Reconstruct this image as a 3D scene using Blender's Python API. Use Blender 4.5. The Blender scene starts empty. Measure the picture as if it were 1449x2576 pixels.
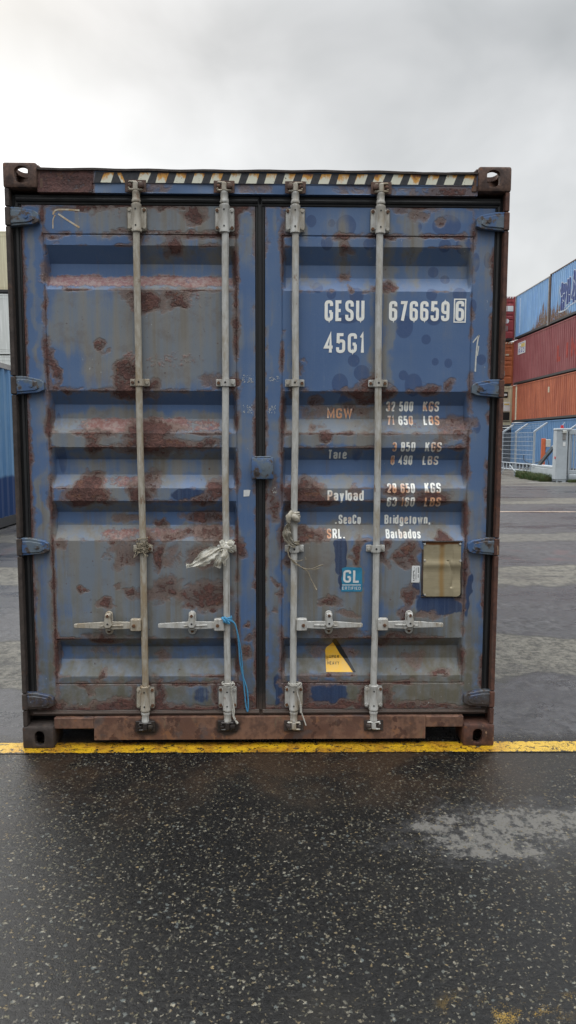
import bpy, bmesh, math, random
import numpy as np
from mathutils import Vector, Matrix, noise as mnoise
PI = math.pi
random.seed(7)
scene = bpy.context.scene
COL = scene.collection

# ---------------------------------------------------------------- camera
cam = bpy.data.cameras.new('camera')
cam.sensor_fit = 'VERTICAL'; cam.sensor_height = 24.0; cam.lens = 24.0 * 1800 / 2576
cam.clip_start = 0.05; cam.clip_end = 2000
camo = bpy.data.objects.new('camera', cam); COL.objects.link(camo)
_yaw, _pitch, _roll = math.radians(1.0802), math.radians(-5.6173), math.radians(0.1213)
f_ = Vector((math.sin(_yaw)*math.cos(_pitch), math.cos(_yaw)*math.cos(_pitch), math.sin(_pitch)))
r_ = Vector((math.cos(_yaw), -math.sin(_yaw), 0)); u_ = r_.cross(f_)
r2 = math.cos(_roll)*r_ + math.sin(_roll)*u_; u2 = -math.sin(_roll)*r_ + math.cos(_roll)*u_
M3 = Matrix((r2, u2, -f_)).transposed()
camo.matrix_world = Matrix.Translation((0.076, -3.565, 1.576)) @ M3.to_4x4()
scene.camera = camo

# ---------------------------------------------------------------- node helper
class NT:
    def __init__(s, tree): s.t = tree; s.n = tree.nodes; s.l = tree.links
    def node(s, typ, **kw):
        n = s.n.new(typ)
        for k, v in kw.items(): setattr(n, k, v)
        return n
    def set(s, sock, v):
        if isinstance(v, bpy.types.NodeSocket): s.l.new(v, sock)
        elif v is not None:
            if hasattr(sock.default_value, '__len__') and not hasattr(v, '__len__'): v = (v,)*len(sock.default_value)
            if hasattr(v, '__len__') and hasattr(sock.default_value, '__len__'):
                v = tuple(v); L = len(sock.default_value)
                if len(v) == 3 and L == 4: v = v + (1,)
            sock.default_value = v
    def math(s, op, a, b=None, c=None, clamp=False):
        n = s.node('ShaderNodeMath', operation=op, use_clamp=clamp)
        s.set(n.inputs[0], a)
        if b is not None: s.set(n.inputs[1], b)
        if c is not None: s.set(n.inputs[2], c)
        return n.outputs[0]
    def add(s, a, b): return s.math('ADD', a, b)
    def sub(s, a, b): return s.math('SUBTRACT', a, b)
    def mul(s, a, b, clamp=False): return s.math('MULTIPLY', a, b, clamp=clamp)
    def mx(s, a, b): return s.math('MAXIMUM', a, b)
    def step(s, x, a, b):
        n = s.node('ShaderNodeMapRange', interpolation_type='SMOOTHSTEP')
        s.set(n.inputs[0], x); s.set(n.inputs[1], a); s.set(n.inputs[2], b); s.set(n.inputs[3], 0.0); s.set(n.inputs[4], 1.0)
        return n.outputs[0]
    def lin(s, x, a, b, c, d):
        n = s.node('ShaderNodeMapRange'); s.set(n.inputs[0], x)
        for i, v in enumerate((a, b, c, d)): s.set(n.inputs[i+1], v)
        return n.outputs[0]
    def mix(s, f, a, b, typ='MIX'):
        n = s.node('ShaderNodeMix', data_type='RGBA', blend_type=typ)
        s.set(n.inputs[0], f); s.set(n.inputs[6], a); s.set(n.inputs[7], b); return n.outputs[2]
    def coords(s, which='Object', scale=None):
        c = s.node('ShaderNodeTexCoord').outputs[which]
        return s.vscale(c, scale) if scale else c
    def vscale(s, v, sc):
        n = s.node('ShaderNodeVectorMath', operation='MULTIPLY'); s.set(n.inputs[0], v); n.inputs[1].default_value = sc; return n.outputs[0]
    def noise(s, v, scale, detail=4, rough=0.55, dist=0.0, color=False):
        n = s.node('ShaderNodeTexNoise'); s.set(n.inputs['Vector'], v); n.inputs['Scale'].default_value = scale
        n.inputs['Detail'].default_value = detail; n.inputs['Roughness'].default_value = rough; n.inputs['Distortion'].default_value = dist
        return n.outputs[1 if color else 0]
    def voro(s, v, scale, feature='F1', rnd=1.0):
        n = s.node('ShaderNodeTexVoronoi', feature=feature); s.set(n.inputs['Vector'], v); n.inputs['Scale'].default_value = scale
        n.inputs['Randomness'].default_value = rnd
        return n
    def attr(s, name):
        n = s.node('ShaderNodeAttribute', attribute_name=name); sp = s.node('ShaderNodeSeparateColor'); s.l.new(n.outputs[0], sp.inputs[0])
        return sp.outputs[0], sp.outputs[1], sp.outputs[2], n.outputs[3]
    def sep(s, v):
        n = s.node('ShaderNodeSeparateXYZ'); s.l.new(v, n.inputs[0]); return n.outputs
    def bump(s, h, strength=0.5, dist=0.01):
        n = s.node('ShaderNodeBump'); s.set(n.inputs['Height'], h); n.inputs['Strength'].default_value = strength; n.inputs['Distance'].default_value = dist
        return n.outputs[0]

def new_mat(name):
    m = bpy.data.materials.new(name); m.use_nodes = True
    t = NT(m.node_tree); b = t.n['Principled BSDF']
    def out(color=None, rough=None, normal=None, metal=None, spec=None):
        if color is not None: t.set(b.inputs['Base Color'], color)
        if rough is not None: t.set(b.inputs['Roughness'], rough)
        if normal is not None: t.set(b.inputs['Normal'], normal)
        if metal is not None: t.set(b.inputs['Metallic'], metal)
        if spec is not None: t.set(b.inputs['Specular IOR Level'], spec)
    return m, t, out

# ---------------------------------------------------------------- sky and sun
SUN_EL, SUN_AZ = math.radians(38), math.radians(-28)      # azimuth from +Y towards +X
world = bpy.data.worlds.new('World'); scene.world = world; world.use_nodes = True
wt = NT(world.node_tree); bg = wt.n['Background']
sky = wt.node('ShaderNodeTexSky', sky_type='NISHITA'); sky.sun_disc = False
sky.sun_elevation = SUN_EL; sky.sun_rotation = SUN_AZ; sky.air_density = 1.5; sky.dust_density = 3
d = wt.coords('Generated')
dx, dy, dz = wt.sep(d)[:3]
n1 = wt.noise(wt.vscale(d, (1.0, 1.0, 1.7)), 2.0, 3, 0.45, 0.25)
n2 = wt.noise(wt.vscale(d, (1.0, 1.0, 1.6)), 5.0, 4, 0.5, 0.3)
cl = wt.add(wt.mul(n1, 0.55), wt.mul(n2, 0.45))
def lobe(az, el, p, a):
    az, el = math.radians(az), math.radians(el)
    n = wt.node('ShaderNodeVectorMath', operation='DOT_PRODUCT'); wt.set(n.inputs[0], d)
    n.inputs[1].default_value = (math.sin(az)*math.cos(el), math.cos(az)*math.cos(el), math.sin(el))
    return wt.mul(wt.math('POWER', wt.mx(n.outputs['Value'], 0.0), p), a)
base = wt.lin(cl, 0.39, 0.61, 4.5, 6.5)
base = wt.sub(base, wt.mul(wt.step(dz, 0.28, 0.48), 0.9))
base = wt.add(base, wt.add(lobe(-25, 16, 55, 6.5), lobe(-6, 14, 120, 2.4)))
base = wt.add(base, wt.mul(wt.step(dz, 0.46, 0.92), 31.0))          # an overcast sky is brightest overhead
base = wt.mul(base, wt.lin(wt.mul(wt.step(dy, 0.05, -0.4), wt.step(dz, 0.55, 0.2)), 0, 1, 1.0, 0.5))   # sky dimmed low behind the viewer, added to deepen shade on down-facing ribs
grey = wt.mix(wt.step(cl, 0.4, 0.6), (0.955, 0.985, 1.0), (0.975, 0.99, 1.0))
vs = wt.node('ShaderNodeVectorMath', operation='SCALE'); wt.l.new(grey, vs.inputs[0]); wt.l.new(base, vs.inputs['Scale'])
mixed = wt.mix(0.92, sky.outputs[0], vs.outputs[0])
wt.l.new(mixed, bg.inputs[0]); bg.inputs[1].default_value = 0.1
sun = bpy.data.lights.new('sun', 'SUN'); sun.energy = 0.8; sun.angle = math.radians(25); sun.color = (1, 0.97, 0.92)
suno = bpy.data.objects.new('sun', sun); COL.objects.link(suno)
sd = Vector((math.sin(SUN_AZ)*math.cos(SUN_EL), math.cos(SUN_AZ)*math.cos(SUN_EL), math.sin(SUN_EL)))
suno.rotation_euler = (-sd).to_track_quat('-Z', 'Y').to_euler()
scene.view_settings.view_transform = 'Standard'; scene.view_settings.look = 'None'
scene.view_settings.exposure = 0.35; scene.view_settings.gamma = 1.0
scene.cycles.max_bounces = 8; scene.cycles.use_denoising = True

# ---------------------------------------------------------------- object helpers
def tag(o, label=None, cat=None, group=None, kind=None):
    for k, v in (('label', label), ('category', cat), ('group', group), ('kind', kind)):
        if v: o[k] = v
    return o
def empty(name, loc=(0, 0, 0), rz=0, **k):
    o = bpy.data.objects.new(name, None); COL.objects.link(o); o.location = loc; o.rotation_euler = (0, 0, rz)
    return tag(o, **k)
def link(name, me, mats, parent=None, loc=None):
    for m in (mats if isinstance(mats, (list, tuple)) else [mats]): me.materials.append(m)
    o = bpy.data.objects.new(name, me); COL.objects.link(o)
    if parent: o.parent = parent
    if loc: o.location = loc
    return o
class MB:
    def __init__(s): s.bm = bmesh.new(); s.mi = 0
    def _done(s, verts, bevel=0, seg=1):
        fs = {f for v in verts for f in v.link_faces}
        for f in fs: f.material_index = s.mi
        if bevel:
            es = list({e for v in verts for e in v.link_edges})
            r = bmesh.ops.bevel(s.bm, geom=es, offset=bevel, segments=seg, affect='EDGES', profile=0.5)
            for f in r['faces']: f.material_index = s.mi
    def box(s, x0, x1, y0, y1, z0, z1, bevel=0, seg=1, rot=None):
        r = bmesh.ops.create_cube(s.bm, size=1); vs = r['verts']
        c = Vector(((x0+x1)/2, (y0+y1)/2, (z0+z1)/2)); sc = Vector((x1-x0, y1-y0, z1-z0))
        for v in vs:
            p = Vector((v.co.x*sc.x, v.co.y*sc.y, v.co.z*sc.z))
            if rot is not None: p = rot @ p
            v.co = p + c
        s._done(vs, bevel, seg); return s
    def prism(s, pts, y0, y1, bevel=0, seg=1, axis='y'):
        """outline (a,b) extruded between y0 and y1; axis y: (x,z); axis x: (y,z); axis z: (x,y)"""
        def P(a, b, t): return (a, t, b) if axis == 'y' else ((t, a, b) if axis == 'x' else (a, b, t))
        n = len(pts); A = [s.bm.verts.new(P(a, b, y0)) for a, b in pts]; B = [s.bm.verts.new(P(a, b, y1)) for a, b in pts]
        s.bm.faces.new(A); s.bm.faces.new(B[::-1])
        for i in range(n): s.bm.faces.new((A[i], B[i], B[(i+1) % n], A[(i+1) % n]))
        s._done(A+B, bevel, seg); return s
    def tube(s, path, r, n=8, closed=False, caps=True):
        P = [Vector(p) for p in path]; m = len(P); R = r if hasattr(r, '__len__') else [r]*m
        rings = []; up = None
        for i in range(m):
            t = (P[(i+1) % m]-P[i-1]) if closed else (P[min(i+1, m-1)]-P[max(i-1, 0)])
            t = t.normalized() if t.length > 1e-9 else Vector((0, 0, 1))
            if up is None: up = Vector((0, 1, 0)) if abs(t.y) < .9 else Vector((1, 0, 0))
            a = up - t*up.dot(t); a = a.normalized() if a.length > 1e-6 else t.orthogonal().normalized(); up = a; b = t.cross(a)
            rings.append([s.bm.verts.new(P[i]+R[i]*(math.cos(2*PI*k/n)*a+math.sin(2*PI*k/n)*b)) for k in range(n)])
        fs = []
        for i in range(m if closed else m-1):
            A, B = rings[i], rings[(i+1) % m]
            for k in range(n): fs.append(s.bm.faces.new((A[k], A[(k+1) % n], B[(k+1) % n], B[k])))
        if caps and not closed: fs.append(s.bm.faces.new(rings[0][::-1])); fs.append(s.bm.faces.new(rings[-1]))
        for f in fs: f.material_index = s.mi
        return s
    def cyl(s, p0, p1, r, n=12, r1=None): return s.tube([p0, p1], [r, r if r1 is None else r1], n)
    def lathe(s, x, y, prof, n=16):   # vertical axis, list of (z, r)
        return s.tube([(x, y, z) for z, r in prof], [r for z, r in prof], n) if False else s._lathe(x, y, prof, n)
    def _lathe(s, x, y, prof, n):
        rings = [[s.bm.verts.new((x+r*math.cos(2*PI*k/n), y+r*math.sin(2*PI*k/n), z)) for k in range(n)] for z, r in prof]
        fs = []
        for A, B in zip(rings, rings[1:]):
            for k in range(n): fs.append(s.bm.faces.new((A[k], A[(k+1) % n], B[(k+1) % n], B[k])))
        fs.append(s.bm.faces.new(rings[0][::-1])); fs.append(s.bm.faces.new(rings[-1]))
        for f in fs: f.material_index = s.mi
        return s
    def bolt(s, x, y, z, r=.009, h=.008):   # hexagonal head facing -y
        return s.cyl((x, y, z), (x, y-h, z), r, 6, r*.92)
    def face(s, pts):
        f = s.bm.faces.new([s.bm.verts.new(p) for p in pts]); f.material_index = s.mi; return f
    def mesh(s, name, smooth=35):
        bmesh.ops.recalc_face_normals(s.bm, faces=s.bm.faces[:])
        me = bpy.data.meshes.new(name); s.bm.to_mesh(me); s.bm.free()
        if smooth:
            me.shade_smooth(); me.set_sharp_from_angle(angle=math.radians(smooth))
        return me
    def build(s, name, mats, parent=None, loc=None, smooth=35): return link(name, s.mesh(name, smooth), mats, parent, loc)
def sstep(a, b, x):
    t = np.clip((x-a)/(b-a), 0, 1); return t*t*(3-2*t)
def spline(pts, n=8):
    P = [Vector(p) for p in pts]; out = []
    for i in range(len(P)-1):
        a, b, c, e = P[max(i-1, 0)], P[i], P[i+1], P[min(i+2, len(P)-1)]
        for k in range(n):
            t = k/n
            out.append(0.5*((2*b)+(c-a)*t+(2*a-5*b+4*c-e)*t*t+(3*b-a-3*c+e)*t**3))
    out.append(P[-1]); return out

# ---------------------------------------------------------------- wear map of the container front, in metres (x, z, radius x, radius z, amount)
RUST = [(-0.869,2.703,0.134,0.017,0.8),(-0.427,2.710,0.096,0.013,0.8),(-0.312,2.683,0.058,0.045,1),(-0.119,2.694,0.031,0.030,0.9),(-0.680,2.590,0.077,0.015,0.6),(-0.429,2.592,0.290,0.011,0.75),(-0.594,2.559,0.058,0.034,0.6),(-0.411,2.532,0.047,0.056,1),(-0.401,2.263,0.055,0.023,1),(-0.410,2.299,0.070,0.026,0.8),(-0.547,2.262,0.082,0.049,1),(-0.547,2.228,0.048,0.038,0.9),(-0.628,2.294,0.059,0.026,0.6),(-0.797,2.039,0.024,0.039,0.8),(-1.025,1.928,0.026,0.088,0.9),(-0.994,1.834,0.086,0.017,0.8),(-0.659,1.919,0.052,0.058,0.95),(-0.636,1.842,0.074,0.047,1),(-0.608,1.808,0.095,0.027,0.8),(-0.222,1.882,0.055,0.039,0.55),(-0.526,1.856,0.035,0.039,0.8),(-0.124,1.863,0.028,0.035,0.8),(-0.542,1.626,0.119,0.052,1),(-0.641,1.612,0.060,0.024,0.7),(-0.819,1.590,0.043,0.024,0.8),(-0.836,1.546,0.055,0.028,1),(-0.264,1.577,0.071,0.020,0.9),(-0.503,1.561,0.179,0.032,1),(-0.533,1.527,0.139,0.020,0.7),(-0.819,1.615,0.099,0.019,0.6),(-0.878,1.307,0.108,0.040,1.1),(-0.855,1.353,0.064,0.036,1),(-0.840,1.397,0.052,0.024,0.7),(-0.877,1.273,0.120,0.020,1),(-0.603,1.321,0.040,0.056,0.9),(-0.536,1.367,0.040,0.060,0.7),(-0.202,1.354,0.048,0.045,1),(-0.267,1.287,0.068,0.028,0.8),(-0.227,1.301,0.052,0.032,0.9),(-0.288,1.184,0.093,0.032,0.9),(-0.673,1.186,0.060,0.024,0.5),(-0.430,1.095,0.121,0.025,0.7),(-0.259,1.105,0.101,0.041,0.7),(-0.732,1.075,0.037,0.017,0.6),(-0.997,1.058,0.028,0.024,0.7),(-0.485,1.156,0.036,0.033,0.9),(-0.581,1.064,0.032,0.040,0.9),(-0.512,0.993,0.028,0.070,0.95),(-0.689,1.003,0.077,0.065,0.62),(-0.300,0.989,0.061,0.062,0.6),(-0.112,1.029,0.033,0.053,0.9),(-0.451,0.993,0.080,0.062,0.4),(-0.464,0.839,0.065,0.050,0.75),(-0.282,0.787,0.131,0.062,0.85),(-0.515,0.787,0.061,0.041,0.5),(-0.616,0.808,0.053,0.033,0.55),(-0.716,0.850,0.024,0.021,0.6),(-0.895,0.809,0.020,0.013,0.8),(-0.769,0.746,0.041,0.029,0.9),(-0.353,0.746,0.040,0.030,0.8),(-0.799,0.574,0.093,0.025,0.8),(-0.221,0.720,0.024,0.020,1),(-0.656,0.829,0.020,0.017,0.8),(-0.805,0.497,0.081,0.055,0.25),(-0.510,0.475,0.045,0.034,0.5),(-0.787,0.381,0.020,0.021,0.8),(-0.881,0.307,0.025,0.038,0.7),(-0.829,0.339,0.041,0.034,0.5),(-0.533,0.274,0.037,0.085,0.9),(-0.650,0.264,0.028,0.077,0.7),(-0.225,0.273,0.029,0.077,0.9),(-0.107,0.261,0.033,0.085,0.9),(-0.668,0.211,0.226,0.030,1),(-0.915,0.195,0.247,0.019,0.9),(-0.359,0.199,0.248,0.020,1),(-0.070,0.218,0.083,0.055,0.8),(-1.088,0.219,0.082,0.030,0.9),(-0.069,0.494,0.029,0.034,0.8),(-0.052,0.557,0.028,0.017,0.8),(-0.079,0.630,0.021,0.016,0.7),(0.425,2.525,0.039,0.038,0.85),(0.426,2.396,0.051,0.023,0.5),(0.613,2.336,0.036,0.027,1),(0.462,2.349,0.016,0.023,0.8),(0.213,1.962,0.020,0.039,0.7),(0.551,1.875,0.040,0.043,0.9),(0.502,1.826,0.079,0.032,1),(0.611,1.826,0.052,0.039,1),(0.562,1.797,0.080,0.024,0.8),(0.851,1.827,0.080,0.029,0.9),(0.954,1.863,0.028,0.032,0.8),(0.283,1.780,0.044,0.028,0.7),(0.174,1.825,0.027,0.040,0.6),(0.493,1.737,0.080,0.031,0.6),(0.293,1.727,0.120,0.032,0.45),(0.975,1.669,0.100,0.051,0.55),(1.016,1.620,0.040,0.028,0.7),(0.338,1.588,0.032,0.032,0.8),(0.294,1.648,0.024,0.016,0.6),(0.926,1.590,0.041,0.024,0.6),(0.917,1.550,0.041,0.020,0.5),(0.245,1.342,0.093,0.057,0.95),(0.215,1.298,0.101,0.053,1.1),(0.276,1.273,0.121,0.028,1),(0.165,1.297,0.040,0.080,0.8),(0.710,1.328,0.068,0.040,0.85),(0.883,1.288,0.089,0.041,0.95),(0.782,1.274,0.121,0.025,0.5),(0.498,1.308,0.028,0.041,0.6),(0.226,1.105,0.089,0.037,0.8),(0.297,1.095,0.102,0.029,0.6),(0.075,1.257,0.032,0.081,0.75),(0.099,1.348,0.020,0.061,0.5),(0.146,1.003,0.024,0.062,0.85),(0.511,1.002,0.025,0.070,0.9),(0.628,1.008,0.024,0.061,0.8),(0.776,1.027,0.049,0.054,0.9),(0.726,0.975,0.049,0.041,0.85),(0.797,0.981,0.029,0.033,0.7),(0.775,0.774,0.033,0.062,0.8),(0.751,0.701,0.042,0.033,0.7),(0.365,0.744,0.074,0.029,0.9),(0.464,0.692,0.061,0.021,0.5),(0.393,0.598,0.144,0.030,0.55),(0.723,0.576,0.144,0.026,0.7),(0.651,0.555,0.062,0.042,0.6),(0.875,0.691,0.062,0.017,0.5),(0.791,0.806,0.041,0.030,0.5),(1.017,0.784,0.033,0.021,0.6),(0.948,1.094,0.045,0.024,1.3),(0.924,1.082,0.029,0.016,1.2),(0.322,0.493,0.082,0.043,0.45),(0.808,0.459,0.049,0.042,0.5),(0.446,0.471,0.061,0.042,0.6),(0.944,0.374,0.046,0.017,0.8),(0.240,0.270,0.033,0.085,0.85),(0.126,0.260,0.034,0.085,0.8),(0.541,0.258,0.029,0.077,0.85),(0.655,0.258,0.030,0.077,0.8),(0.386,0.203,0.229,0.023,1),(0.095,0.196,0.104,0.025,0.9),(0.719,0.204,0.125,0.026,0.9),(0.928,0.192,0.209,0.017,0.85),(1.115,0.213,0.063,0.030,0.9),(0.823,0.225,0.083,0.017,0.6),(0.075,0.848,0.016,0.020,0.7),(0.095,0.786,0.016,0.054,0.6),(0.064,0.703,0.021,0.021,0.5),(0.794,2.673,0.039,0.027,0.6),(0.911,2.642,0.028,0.027,0.6),(0.774,2.678,0.047,0.034,0.4),(0.598,2.680,0.032,0.048,0.6),(0.142,2.668,0.023,0.038,0.6),(0.696,2.700,0.046,0.019,0.7)]
PINK = [(-0.878,2.365,0.184,0.034,1),(-0.607,2.367,0.194,0.031,1),(-0.335,2.365,0.214,0.031,0.95),(-0.179,2.364,0.097,0.027,0.8),(-0.719,1.659,0.178,0.036,0.95),(-0.501,1.665,0.158,0.035,0.95),(-0.264,1.656,0.080,0.031,0.7),(-0.825,1.377,0.080,0.028,0.7),(-0.645,1.377,0.119,0.028,0.75),(-0.846,1.317,0.100,0.040,0.9),(-0.510,1.105,0.161,0.031,0.8),(-0.711,1.105,0.100,0.028,0.75),(-0.248,1.115,0.121,0.033,0.85),(-0.355,2.286,0.078,0.049,0.5),(-0.590,2.256,0.059,0.057,0.6),(-0.634,1.958,0.055,0.058,0.7),(-0.438,1.978,0.158,0.042,0.45),(0.975,1.655,0.089,0.047,0.7),(0.426,2.396,0.039,0.023,0.5),(0.266,1.348,0.080,0.036,0.7),(0.257,1.115,0.121,0.031,0.7),(0.754,1.659,0.080,0.024,0.4),(0.290,2.319,0.039,0.015,0.3),(-0.429,2.588,0.309,0.018,0.35),(-0.678,2.671,0.077,0.027,0.3),(-0.336,2.306,0.059,0.019,0.6)]
REPAINT = [(-0.347,1.311,0.092,0.028,1.2),(0.416,0.992,0.034,0.086,1.3),(0.437,0.868,0.033,0.054,1.3),(0.932,0.743,0.119,0.050,1.2),(1.062,0.795,0.019,0.109,1.3),(0.803,0.816,0.024,0.046,1.2),(0.327,0.270,0.116,0.060,1.2),(0.095,0.292,0.025,0.085,1),(-0.307,0.273,0.054,0.051,0.6),(-0.356,0.495,0.184,0.029,0.35),(-0.778,2.520,0.213,0.037,0.35),(0.337,1.196,0.041,0.028,0.3),(1.088,0.847,0.012,0.063,0.8)]
SPOTS = [(0.255,2.648,0.025,0.030,1),(0.354,2.639,0.017,0.019,1),(0.426,2.627,0.049,0.053,1),(0.777,2.622,0.020,0.027,1),(0.918,2.630,0.072,0.052,1),(0.333,2.545,0.031,0.034,1),(0.540,2.541,0.031,0.027,1),(0.912,2.536,0.031,0.030,1),(1.006,2.537,0.041,0.040,1),(0.868,2.420,0.027,0.027,1),(0.927,2.382,0.024,0.023,1),(0.288,2.334,0.027,0.030,1),(0.356,2.302,0.024,0.027,1),(0.480,2.295,0.036,0.040,1),(0.852,2.301,0.028,0.031,1),(0.991,2.302,0.035,0.035,1),(1.059,2.245,0.018,0.035,1),(0.719,2.144,0.044,0.056,1),(0.865,2.182,0.036,0.031,1),(0.434,2.180,0.056,0.022,1),(0.829,2.083,0.024,0.025,1),(0.470,1.978,0.030,0.031,1),(0.877,1.974,0.018,0.019,1),(0.943,1.967,0.020,0.024,1),(0.718,1.907,0.023,0.025,1),(0.510,1.918,0.040,0.039,1),(0.402,1.865,0.041,0.051,1),(0.770,1.860,0.044,0.057,1),(1.108,1.985,0.024,0.027,1),(1.067,2.457,0.020,0.047,1),(1.126,2.467,0.020,0.040,1),(0.433,1.717,0.052,0.119,0.8),(0.495,1.559,0.044,0.120,0.6),(0.716,1.539,0.081,0.181,0.5),(0.349,0.951,0.024,0.027,1),(0.916,0.444,0.025,0.028,0.9),(0.910,0.316,0.021,0.021,0.9),(0.846,0.306,0.013,0.013,0.9),(1.059,0.384,0.033,0.128,0.9),(-1.051,1.631,0.016,0.044,1),(-1.048,1.556,0.018,0.036,1),(-0.999,1.536,0.028,0.139,0.8),(-1.014,1.674,0.015,0.059,0.7),(-1.065,1.317,0.012,0.012,1),(-1.052,1.273,0.010,0.010,1),(-1.070,1.791,0.014,0.078,0.5),(1.096,1.650,0.028,0.048,0.6)]
FADE = [(-0.436,2.104,0.333,0.252,0.95),(-0.768,2.102,0.117,0.251,0.6),(-0.922,2.178,0.117,0.153,0.75),(-0.486,2.653,0.347,0.084,0.85),(-0.197,2.665,0.116,0.075,0.7),(-0.679,2.633,0.116,0.056,0.6),(-0.178,2.506,0.097,0.076,0.5),(-0.430,2.504,0.155,0.076,0.55),(-0.179,2.373,0.078,0.038,0.5),(-0.600,1.675,0.456,0.051,0.8),(-0.602,1.586,0.457,0.043,0.85),(-0.958,1.595,0.099,0.051,0.8),(-0.603,1.517,0.438,0.032,0.55),(-0.604,1.447,0.458,0.036,0.55),(-0.705,1.381,0.339,0.040,0.7),(-0.706,1.317,0.279,0.036,0.8),(-0.226,1.398,0.100,0.121,0.5),(-0.608,1.247,0.441,0.029,0.5),(-0.649,1.186,0.160,0.032,0.5),(-0.610,1.115,0.462,0.036,0.85),(-0.594,0.890,0.465,0.227,0.95),(-0.977,0.891,0.080,0.206,0.6),(-0.599,0.642,0.469,0.104,0.8),(-0.724,0.496,0.307,0.042,0.4),(-0.623,0.412,0.471,0.047,0.75),(-0.624,0.349,0.451,0.034,0.5),(-0.667,0.275,0.412,0.077,0.75),(-1.023,0.706,0.081,0.209,0.3),(0.930,2.674,0.118,0.038,0.3),(0.210,2.640,0.027,0.075,0.7),(0.395,2.547,0.078,0.113,0.3),(0.747,2.531,0.047,0.209,0.5),(0.270,2.376,0.078,0.038,0.4),(0.162,2.375,0.016,0.777,0.35),(0.635,2.186,0.032,0.429,0.55),(0.548,2.089,0.020,0.391,0.35),(1.033,2.495,0.023,0.114,0.4),(0.493,1.727,0.280,0.039,0.6),(0.354,1.658,0.260,0.040,0.85),(0.394,1.588,0.281,0.035,0.7),(0.795,1.599,0.242,0.044,0.7),(0.794,1.669,0.201,0.040,0.6),(0.355,1.519,0.201,0.028,0.3),(0.858,1.509,0.181,0.028,0.4),(0.356,1.378,0.181,0.036,0.6),(0.820,1.379,0.202,0.037,0.6),(0.821,1.308,0.224,0.036,0.6),(0.356,1.318,0.162,0.041,0.6),(0.378,1.115,0.244,0.037,0.85),(0.785,1.115,0.224,0.041,0.5),(0.298,0.951,0.143,0.145,1),(0.707,0.889,0.123,0.188,0.8),(0.341,0.702,0.205,0.125,0.75),(0.503,0.848,0.029,0.251,1),(0.836,0.596,0.227,0.126,0.9),(0.881,0.427,0.208,0.128,1),(0.364,0.408,0.206,0.051,0.7),(0.633,0.364,0.125,0.128,0.9),(0.884,0.278,0.188,0.073,1),(0.510,0.280,0.062,0.064,0.9),(0.960,0.575,0.104,0.085,0.9),(1.016,0.826,0.029,0.209,0.7),(1.117,0.888,0.041,0.335,0.45),(0.166,0.889,0.029,0.333,0.8),(-1.094,2.254,0.019,0.502,0.4),(-1.097,1.236,0.020,0.182,0.7),(-1.120,0.830,0.016,0.249,0.6),(-1.094,0.477,0.040,0.126,0.2),(-0.042,2.563,0.027,0.151,0.5),(-0.060,1.795,0.023,0.397,0.15),(-0.090,0.473,0.029,0.190,0.3),(0.074,2.639,0.027,0.075,0.3),(0.054,0.890,0.049,0.333,0.55),(0.074,1.297,0.029,0.243,0.5),(0.045,2.048,0.016,0.391,0.25),(1.101,2.533,0.027,0.190,0.2),(-0.068,0.662,0.049,0.105,0.2)]
RUNS = [(-0.429,2.635,0.039,0.112,0.6),(-0.206,2.637,0.027,0.113,0.7),(-0.332,2.617,0.058,0.094,0.4),(0.743,2.569,0.017,0.171,0.8),(0.426,2.434,0.027,0.133,0.5),(-0.181,2.105,0.027,0.252,0.5),(-0.554,2.065,0.027,0.233,0.35),(-0.120,2.487,0.019,0.152,0.4),(-0.496,2.027,0.079,0.195,0.3),(-0.768,1.216,0.016,0.101,0.6),(-1.006,1.297,0.020,0.121,0.4),(0.513,0.847,0.019,0.250,0.9),(0.217,0.910,0.081,0.145,0.6),(0.299,0.786,0.102,0.125,0.5),(0.868,0.533,0.042,0.234,0.7),(0.818,0.470,0.029,0.192,0.6),(0.957,0.701,0.038,0.084,0.7),(0.940,0.554,0.046,0.127,0.4),(0.684,0.407,0.062,0.192,0.5),(0.843,0.268,0.187,0.065,0.5),(0.499,1.176,0.041,0.082,0.5),(0.398,1.135,0.061,0.061,0.4),(-1.098,1.216,0.016,0.162,0.6),(-1.119,0.850,0.014,0.123,0.7),(-0.023,2.638,0.012,0.150,0.5),(1.085,0.575,0.012,0.170,0.4),(0.620,2.530,0.020,0.076,0.4),(0.608,2.070,0.019,0.214,0.4)]
WRITING = [('GESU',0.323,0.520,2.170,2.271),
('676659',0.642,0.942,2.172,2.269),
('6',0.972,1.015,2.173,2.271),
('45G1',0.321,0.522,2.015,2.112),
('MGW',0.343,0.471,1.694,1.745),
('32 500',0.642,0.780,1.730,1.779),
('KGS',0.830,0.912,1.730,1.780),
('71 650',0.647,0.779,1.661,1.708),
('LBS',0.833,0.914,1.661,1.709),
('Tare',0.347,0.443,1.489,1.536),
('3 850',0.671,0.786,1.527,1.575),
('KGS',0.836,0.919,1.527,1.575),
('8 490',0.670,0.781,1.459,1.507),
('LBS',0.834,0.914,1.459,1.505),
('Payload',0.344,0.528,1.279,1.332),
('28 650',0.648,0.788,1.318,1.366),
('KGS',0.838,0.921,1.318,1.369),
('63 160',0.647,0.789,1.247,1.296),
('LBS',0.840,0.923,1.247,1.296),
('.',0.388,0.394,1.154,1.202),
('SeaCo',0.406,0.521,1.154,1.202),
('SRL.',0.344,0.431,1.084,1.131),
('Bridgetown,',0.643,0.876,1.154,1.202),
('Barbados',0.646,0.825,1.084,1.129)]
_rs = np.random.RandomState(5); _lat = _rs.rand(6, 64, 64)
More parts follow.
